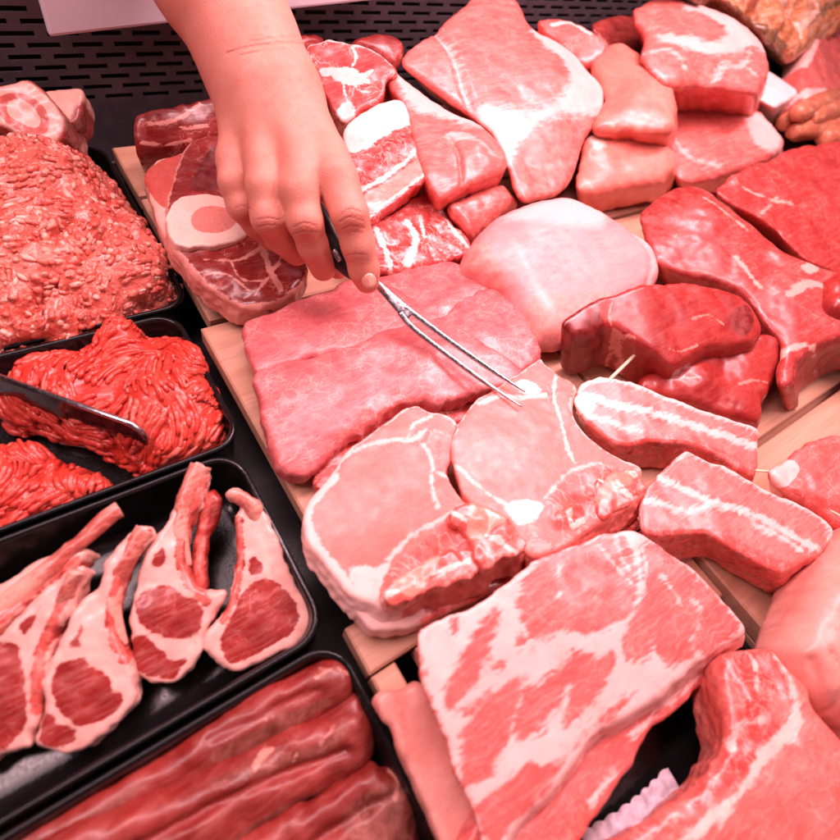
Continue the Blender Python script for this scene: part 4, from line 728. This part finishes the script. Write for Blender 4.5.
# picks
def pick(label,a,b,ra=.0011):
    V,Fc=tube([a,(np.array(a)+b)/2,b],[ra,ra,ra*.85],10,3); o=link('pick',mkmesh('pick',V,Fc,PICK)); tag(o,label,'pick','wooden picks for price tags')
pick('thin white pick joining the upper belly slice and the short pork piece',P(750,470,.036),P(800,474,.040))
pick('thin pick poking out at the right edge above the lower belly slice',P(806,498,.040),P(850,521,.040))
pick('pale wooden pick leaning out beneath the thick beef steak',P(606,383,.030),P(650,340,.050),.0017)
# ---------------------------------------------------------------- HAND
def cone(X,a,b,ra,rb):
    e=b-a; t=np.clip(((X-a)@e)/(e@e),0,1); return np.linalg.norm(X-a-t[...,None]*e,axis=-1)-(ra+(rb-ra)*t)
def smin(a,b,k):
    h=np.clip(.5+.5*(b-a)/k,0,1); return b*(1-h)+a*h-k*h*(1-h)
def J(px,py,d,rp): return PD(px,py,d), rp*d/F
def hand_mesh():
    wr=J(266,84,.425,43); 
    fore=[J(170,-130,.395,66),J(214,-28,.408,62),J(250,52,.420,49)]
    mcp=dict(i=J(327,158,.412,20),m=J(301,160,.404,20),r=J(266,160,.408,19),p=J(236,160,.420,17))
    ch=dict(
      i=[mcp['i'],J(336,180,.408,22),J(350,215,.406,18.5),J(358,245,.418,16.5),J(364,270,.432,15),J(367,281,.440,12.5)],
      m=[mcp['m'],J(299,190,.398,19.5),J(305,222,.402,17.5),J(313,246,.418,15),J(323,268,.440,13)],
      r=[mcp['r'],J(265,186,.402,18.5),J(270,218,.408,18.5),J(280,236,.425,15.5),J(296,252,.445,13.5)],
      p=[mcp['p'],J(234,182,.416,15),J(243,206,.424,15.5),J(256,224,.438,13),J(270,238,.452,12)])
    thumb=[J(300,140,.440,22),J(318,190,.452,18),J(330,235,.462,14),J(338,268,.470,11)]
    allp=[q[0] for c in ch.values() for q in c]+[q[0] for q in fore]+[q[0] for q in thumb]
    lo=np.min(allp,0)-.05; hi=np.max(allp,0)+.05; h=.00145
    n=((hi-lo)/h).astype(int)+1
    g=[lo[i]+h*np.arange(n[i]) for i in range(3)]
    X=np.stack(np.meshgrid(*g,indexing='ij'),-1).astype(np.float32)
    pal=cone(X,fore[0][0],fore[1][0],fore[0][1],fore[1][1])
    pal=smin(pal,cone(X,fore[1][0],fore[2][0],fore[1][1],fore[2][1]),.012)
    pal=smin(pal,cone(X,fore[2][0],wr[0],fore[2][1],wr[1]),.012)
    pk=None
    for k,(s,w) in dict(i=((288,96,.420,30),1),m=((276,98,.414,30),1),r=((262,100,.416,30),1),p=((250,102,.424,28),1)).items():
        a=J(*s); c=cone(X,a[0],mcp[k][0],a[1],mcp[k][1]); pk=c if pk is None else smin(pk,c,.010)
    pal=smin(pal,pk,.026)
    # palm thickness beneath and web towards the thumb
    a=J(285,120,.440,40); b=J(292,150,.436,36); pal=smin(pal,cone(X,a[0],b[0],a[1],b[1]),.014)
    for (px,py,d,rp) in ((300,176,.399,6),(268,172,.404,5),(331,170,.405,7)):
        c=J(px,py,d-.006,rp); pal=smin(pal,np.linalg.norm(X-c[0],axis=-1)-c[1],.012)
    out=None
    for k,c in list(ch.items())+[('t',thumb)]:
        f=None
        for a,b in zip(c[:-1],c[1:]):
            s=cone(X,a[0],b[0],a[1],b[1]); f=s if f is None else smin(f,s,.004)
        if k!='t':
            q=c[2]; v=(CAM-q[0]); v/=np.linalg.norm(v)
            f=smin(f,np.linalg.norm(X-(q[0]+v*q[1]*.35),axis=-1)-q[1]*.78,.005)     # knuckle
        f=smin(f,pal,.009 if k!='t' else .014)
        out=f if out is None else smin(out,f,.0012)
    V,Q=surface_nets(out,lo,h); V=lap(V,Q,3,.5)
    return V,Q
def skin_mat():
    s=NT('skin'); n=s.noise(45,3)[0]; n2=s.noise(160,4)[0]; n3=s.noise(700,3,.6)[0]; vo=s.voro(620,s.warp(s.co,.002,200))
    c=s.mix(s.mr(n,.3,.7),(.66,.235,.17),(.72,.285,.215)); c=s.mix(s.math('MULTIPLY',s.mr(n2,.5,.75),.30),c,(.66,.17,.125))
    c=s.mix(s.math('MULTIPLY',s.mr(s.attr('knuckle'),0,1),.40),c,(.66,.135,.10))
    cr=s.attr('crease')
    c=s.mix(s.math('MULTIPLY',cr,.45),c,(.42,.12,.085))
    blot=s.noise(22,3,.6)[0]; c=s.mix(s.math('MULTIPLY',s.mr(blot,.5,.68),.35),c,(.70,.20,.155)); c=s.mix(s.math('MULTIPLY',s.mr(s.noise(420,2,.5)[0],.62,.72),.25),c,(.56,.16,.11))
    ht=s.math('ADD',s.math('MULTIPLY',n3,.25),s.math('MULTIPLY',s.mr(vo,0,.25),.25)); ht=s.math('ADD',ht,s.math('MULTIPLY',n2,.35)); ht=s.math('SUBTRACT',ht,s.math('MULTIPLY',cr,1.6))
    s.p(Base_Color=c,Roughness=s.mr(n2,.3,.7,.42,.56),Normal=s.bump(ht,.00042,.8),Subsurface_Weight=.35,Subsurface_Scale=.004,Subsurface_Radius=(1,.4,.25),Specular_IOR_Level=.4)
    return s.m
V,Q=hand_mesh(); S2=proj(V); 
crease=np.zeros(len(V)); vd=np.linalg.norm(V-CAM,axis=1)
CR=[([(342,214),(350,209),(360,212)],1.),([(340,222),(350,217),(363,221)],1.2),([(343,229),(352,226),(364,228)],1.),([(346,256),(356,254),(366,255)],.8),
    ([(294,227),(305,223),(316,226)],1.),([(294,234),(306,231),(319,233)],1.2),([(258,220),(268,218),(279,220)],1.),([(258,227),(270,225),(281,227)],1.),
    ([(226,53),(250,47),(272,43),(290,42),(304,44)],1.),([(240,56),(262,50),(285,48)],.8),([(250,42),(275,37),(298,37)],.7),([(236,208),(244,206),(252,210)],.8),([(246,49),(270,44),(300,40)],.5),([(346,218),(355,215),(364,218)],.7),([(344,234),(354,232),(364,234)],.6),([(297,230),(306,228),(315,230)],.6),([(262,224),(270,222),(278,224)],.6),([(285,158),(296,152),(310,152)],.35),([(255,160),(266,154),(277,155)],.35),([(352,262),(358,260),(368,261)],.5),([(320,160),(332,154),(342,158)],.35)]
front=vd<.60
for pts,wd in CR:
    d=segdist(S2,crom(pts,4,False),False); crease=np.maximum(crease,np.exp(-(d/(.9*wd))**2)*min(1,wd))
kn=np.zeros(len(V))
for x,y,rr,a in ((352,219,14,1),(306,228,14,.9),(269,222,13,.8),(244,208,10,.6),(300,165,16,.5),(266,166,14,.4),(335,166,16,.5),(365,275,12,.6)):
    kn=np.maximum(kn,a*np.exp(-((S2[:,0]-x)**2+(S2[:,1]-y)**2)/rr**2))
c0=PD(280,170,.42)
hand=link('person',mkmesh('person',V-c0,Q,skin_mat(),{'crease':crease,'knuckle':kn})); hand.location=c0
tag(hand,'bare forearm and hand reaching down from the top, gripping the meat fork','person')
# fingernail on the index finger
def nail():
    c=PD(369.0,281,.4222); ax=PD(372,293,.428)-PD(364,262,.420); ax/=np.linalg.norm(ax); nv=CAM-c; nv-=ax*(nv@ax); nv/=np.linalg.norm(nv); sd=np.cross(ax,nv)
    V=[];Fc=[];n=14
    for l,(s,hh) in enumerate(((1.,-.0018),(.93,-.0006),(.6,-.0002),(.0,-.0001))):
        for k in range(n):
            g=6.2832*k/n; x=math.cos(g)*.0060*s; y=math.sin(g)*.0064*s
            V.append(c+sd*x+ax*y+nv*(hh-.0009*(x/.0056)**2*2))
    for l in range(3):
        for k in range(n):
            q=(k+1)%n; Fc.append((l*n+k,l*n+q,(l+1)*n+q,(l+1)*n+k))
    o=link('fingernail',mkmesh('fingernail',np.array(V)-c0,Fc,plain('nail',(.74,.30,.235),.3,var=.04,coat=.3)),hand)
nail()
# ---------------------------------------------------------------- FORK
FK=bpy.data.objects.new('meat_fork',None); COL.objects.link(FK); fk0=PD(385,292,.445); FK.location=fk0
tag(FK,'two-pronged steel meat fork with a black handle held above the pork chops','meat fork')
def strip(pts,wid,thk,sides=10):
    return tube(pts,wid,sides,5,flat=thk,up=(CAM-fk0)/np.linalg.norm(CAM-fk0))
def fork():
    head=[PD(372,280,.446),PD(382,289,.4455),PD(392,299,.445),PD(402,309,.4445),PD(410,317,.444)]
    V1=tube(head,[.0032,.0034,.0042,.0054,.0054],12,5,flat=.3,up=(CAM-fk0))
    t1=[PD(405,307,.4445),PD(422,320,.444),PD(450,341,.443),PD(490,369,.440),PD(525,392,.4345)]
    t2=[PD(400,313,.4445),PD(413,328,.444),PD(440,349,.443),PD(482,380,.437),PD(522,407,.426)]
    w1=tube(t1,[.0027,.0026,.0024,.0021,.0006],10,8,flat=.8,up=(CAM-fk0)); w2=tube(t2,[.0027,.0026,.0024,.0021,.0006],10,8,flat=.8,up=(CAM-fk0))
    V,Fc=join([V1,w1,w2]); link('prongs',mkmesh('prongs',V-fk0,Fc,STEEL),FK)
    hp=[PD(290,170,.430),PD(306,200,.434),PD(324,230,.436),PD(338,252,.438),PD(352,268,.442),PD(366,278,.446)]
    V,Fc=tube(hp,[.008,.010,.0110,.0110,.0090,.0060],16,6,flat=.75,up=(CAM-fk0)); link('handle',mkmesh('handle',V-fk0,Fc,RUBBER),FK)
    r0=PD(338,254,.4425); V,Fc=tube([PD(333,250,.4285),PD(336.5,255,.4292),PD(340,261,.4305)],[.0018,.0026,.0018],10,4,flat=.4,up=(CAM-fk0)); link('rivet',mkmesh('rivet',V-fk0,Fc,STEEL),FK)
fork()
# ---------------------------------------------------------------- LIGHT
def area(name,loc,target,sx,sy,energy,col):
    l=bpy.data.lights.new(name,'AREA'); l.shape='RECTANGLE'; l.size=sx; l.size_y=sy; l.energy=energy; l.color=col
    o=bpy.data.objects.new(name,l); COL.objects.link(o)
    d=np.array(target,float)-np.array(loc,float)
    from mathutils import Vector
    o.rotation_euler=Vector(d).to_track_quat('-Z','Y').to_euler(); o.location=loc
    return o
PINK=(1.,.635,.685)
area('case_lamp',(.20,.40,.80),(.20,.16,0),1.9,.12,LA,PINK)
area('case_lamp',(.80,.16,.88),(.40,.18,0),.75,.20,LB,PINK)
area('shop_lamp',(.30,-.75,1.1),(.3,.1,0),1.0,.5,LC,(1.,.69,.74))
W=bpy.data.worlds.new('World'); SC.world=W; W.use_nodes=True
bg=W.node_tree.nodes['Background']; bg.inputs[0].default_value=(1.,.70,.75,1); bg.inputs[1].default_value=LW
SC.view_settings.view_transform='Standard'; SC.view_settings.look='None'; SC.view_settings.exposure=EXPO; SC.view_settings.gamma=1
SC.cycles.use_denoising=True; SC.cycles.max_bounces=6; SC.cycles.diffuse_bounces=3; SC.cycles.glossy_bounces=3
SC.cycles.sample_clamp_indirect=4
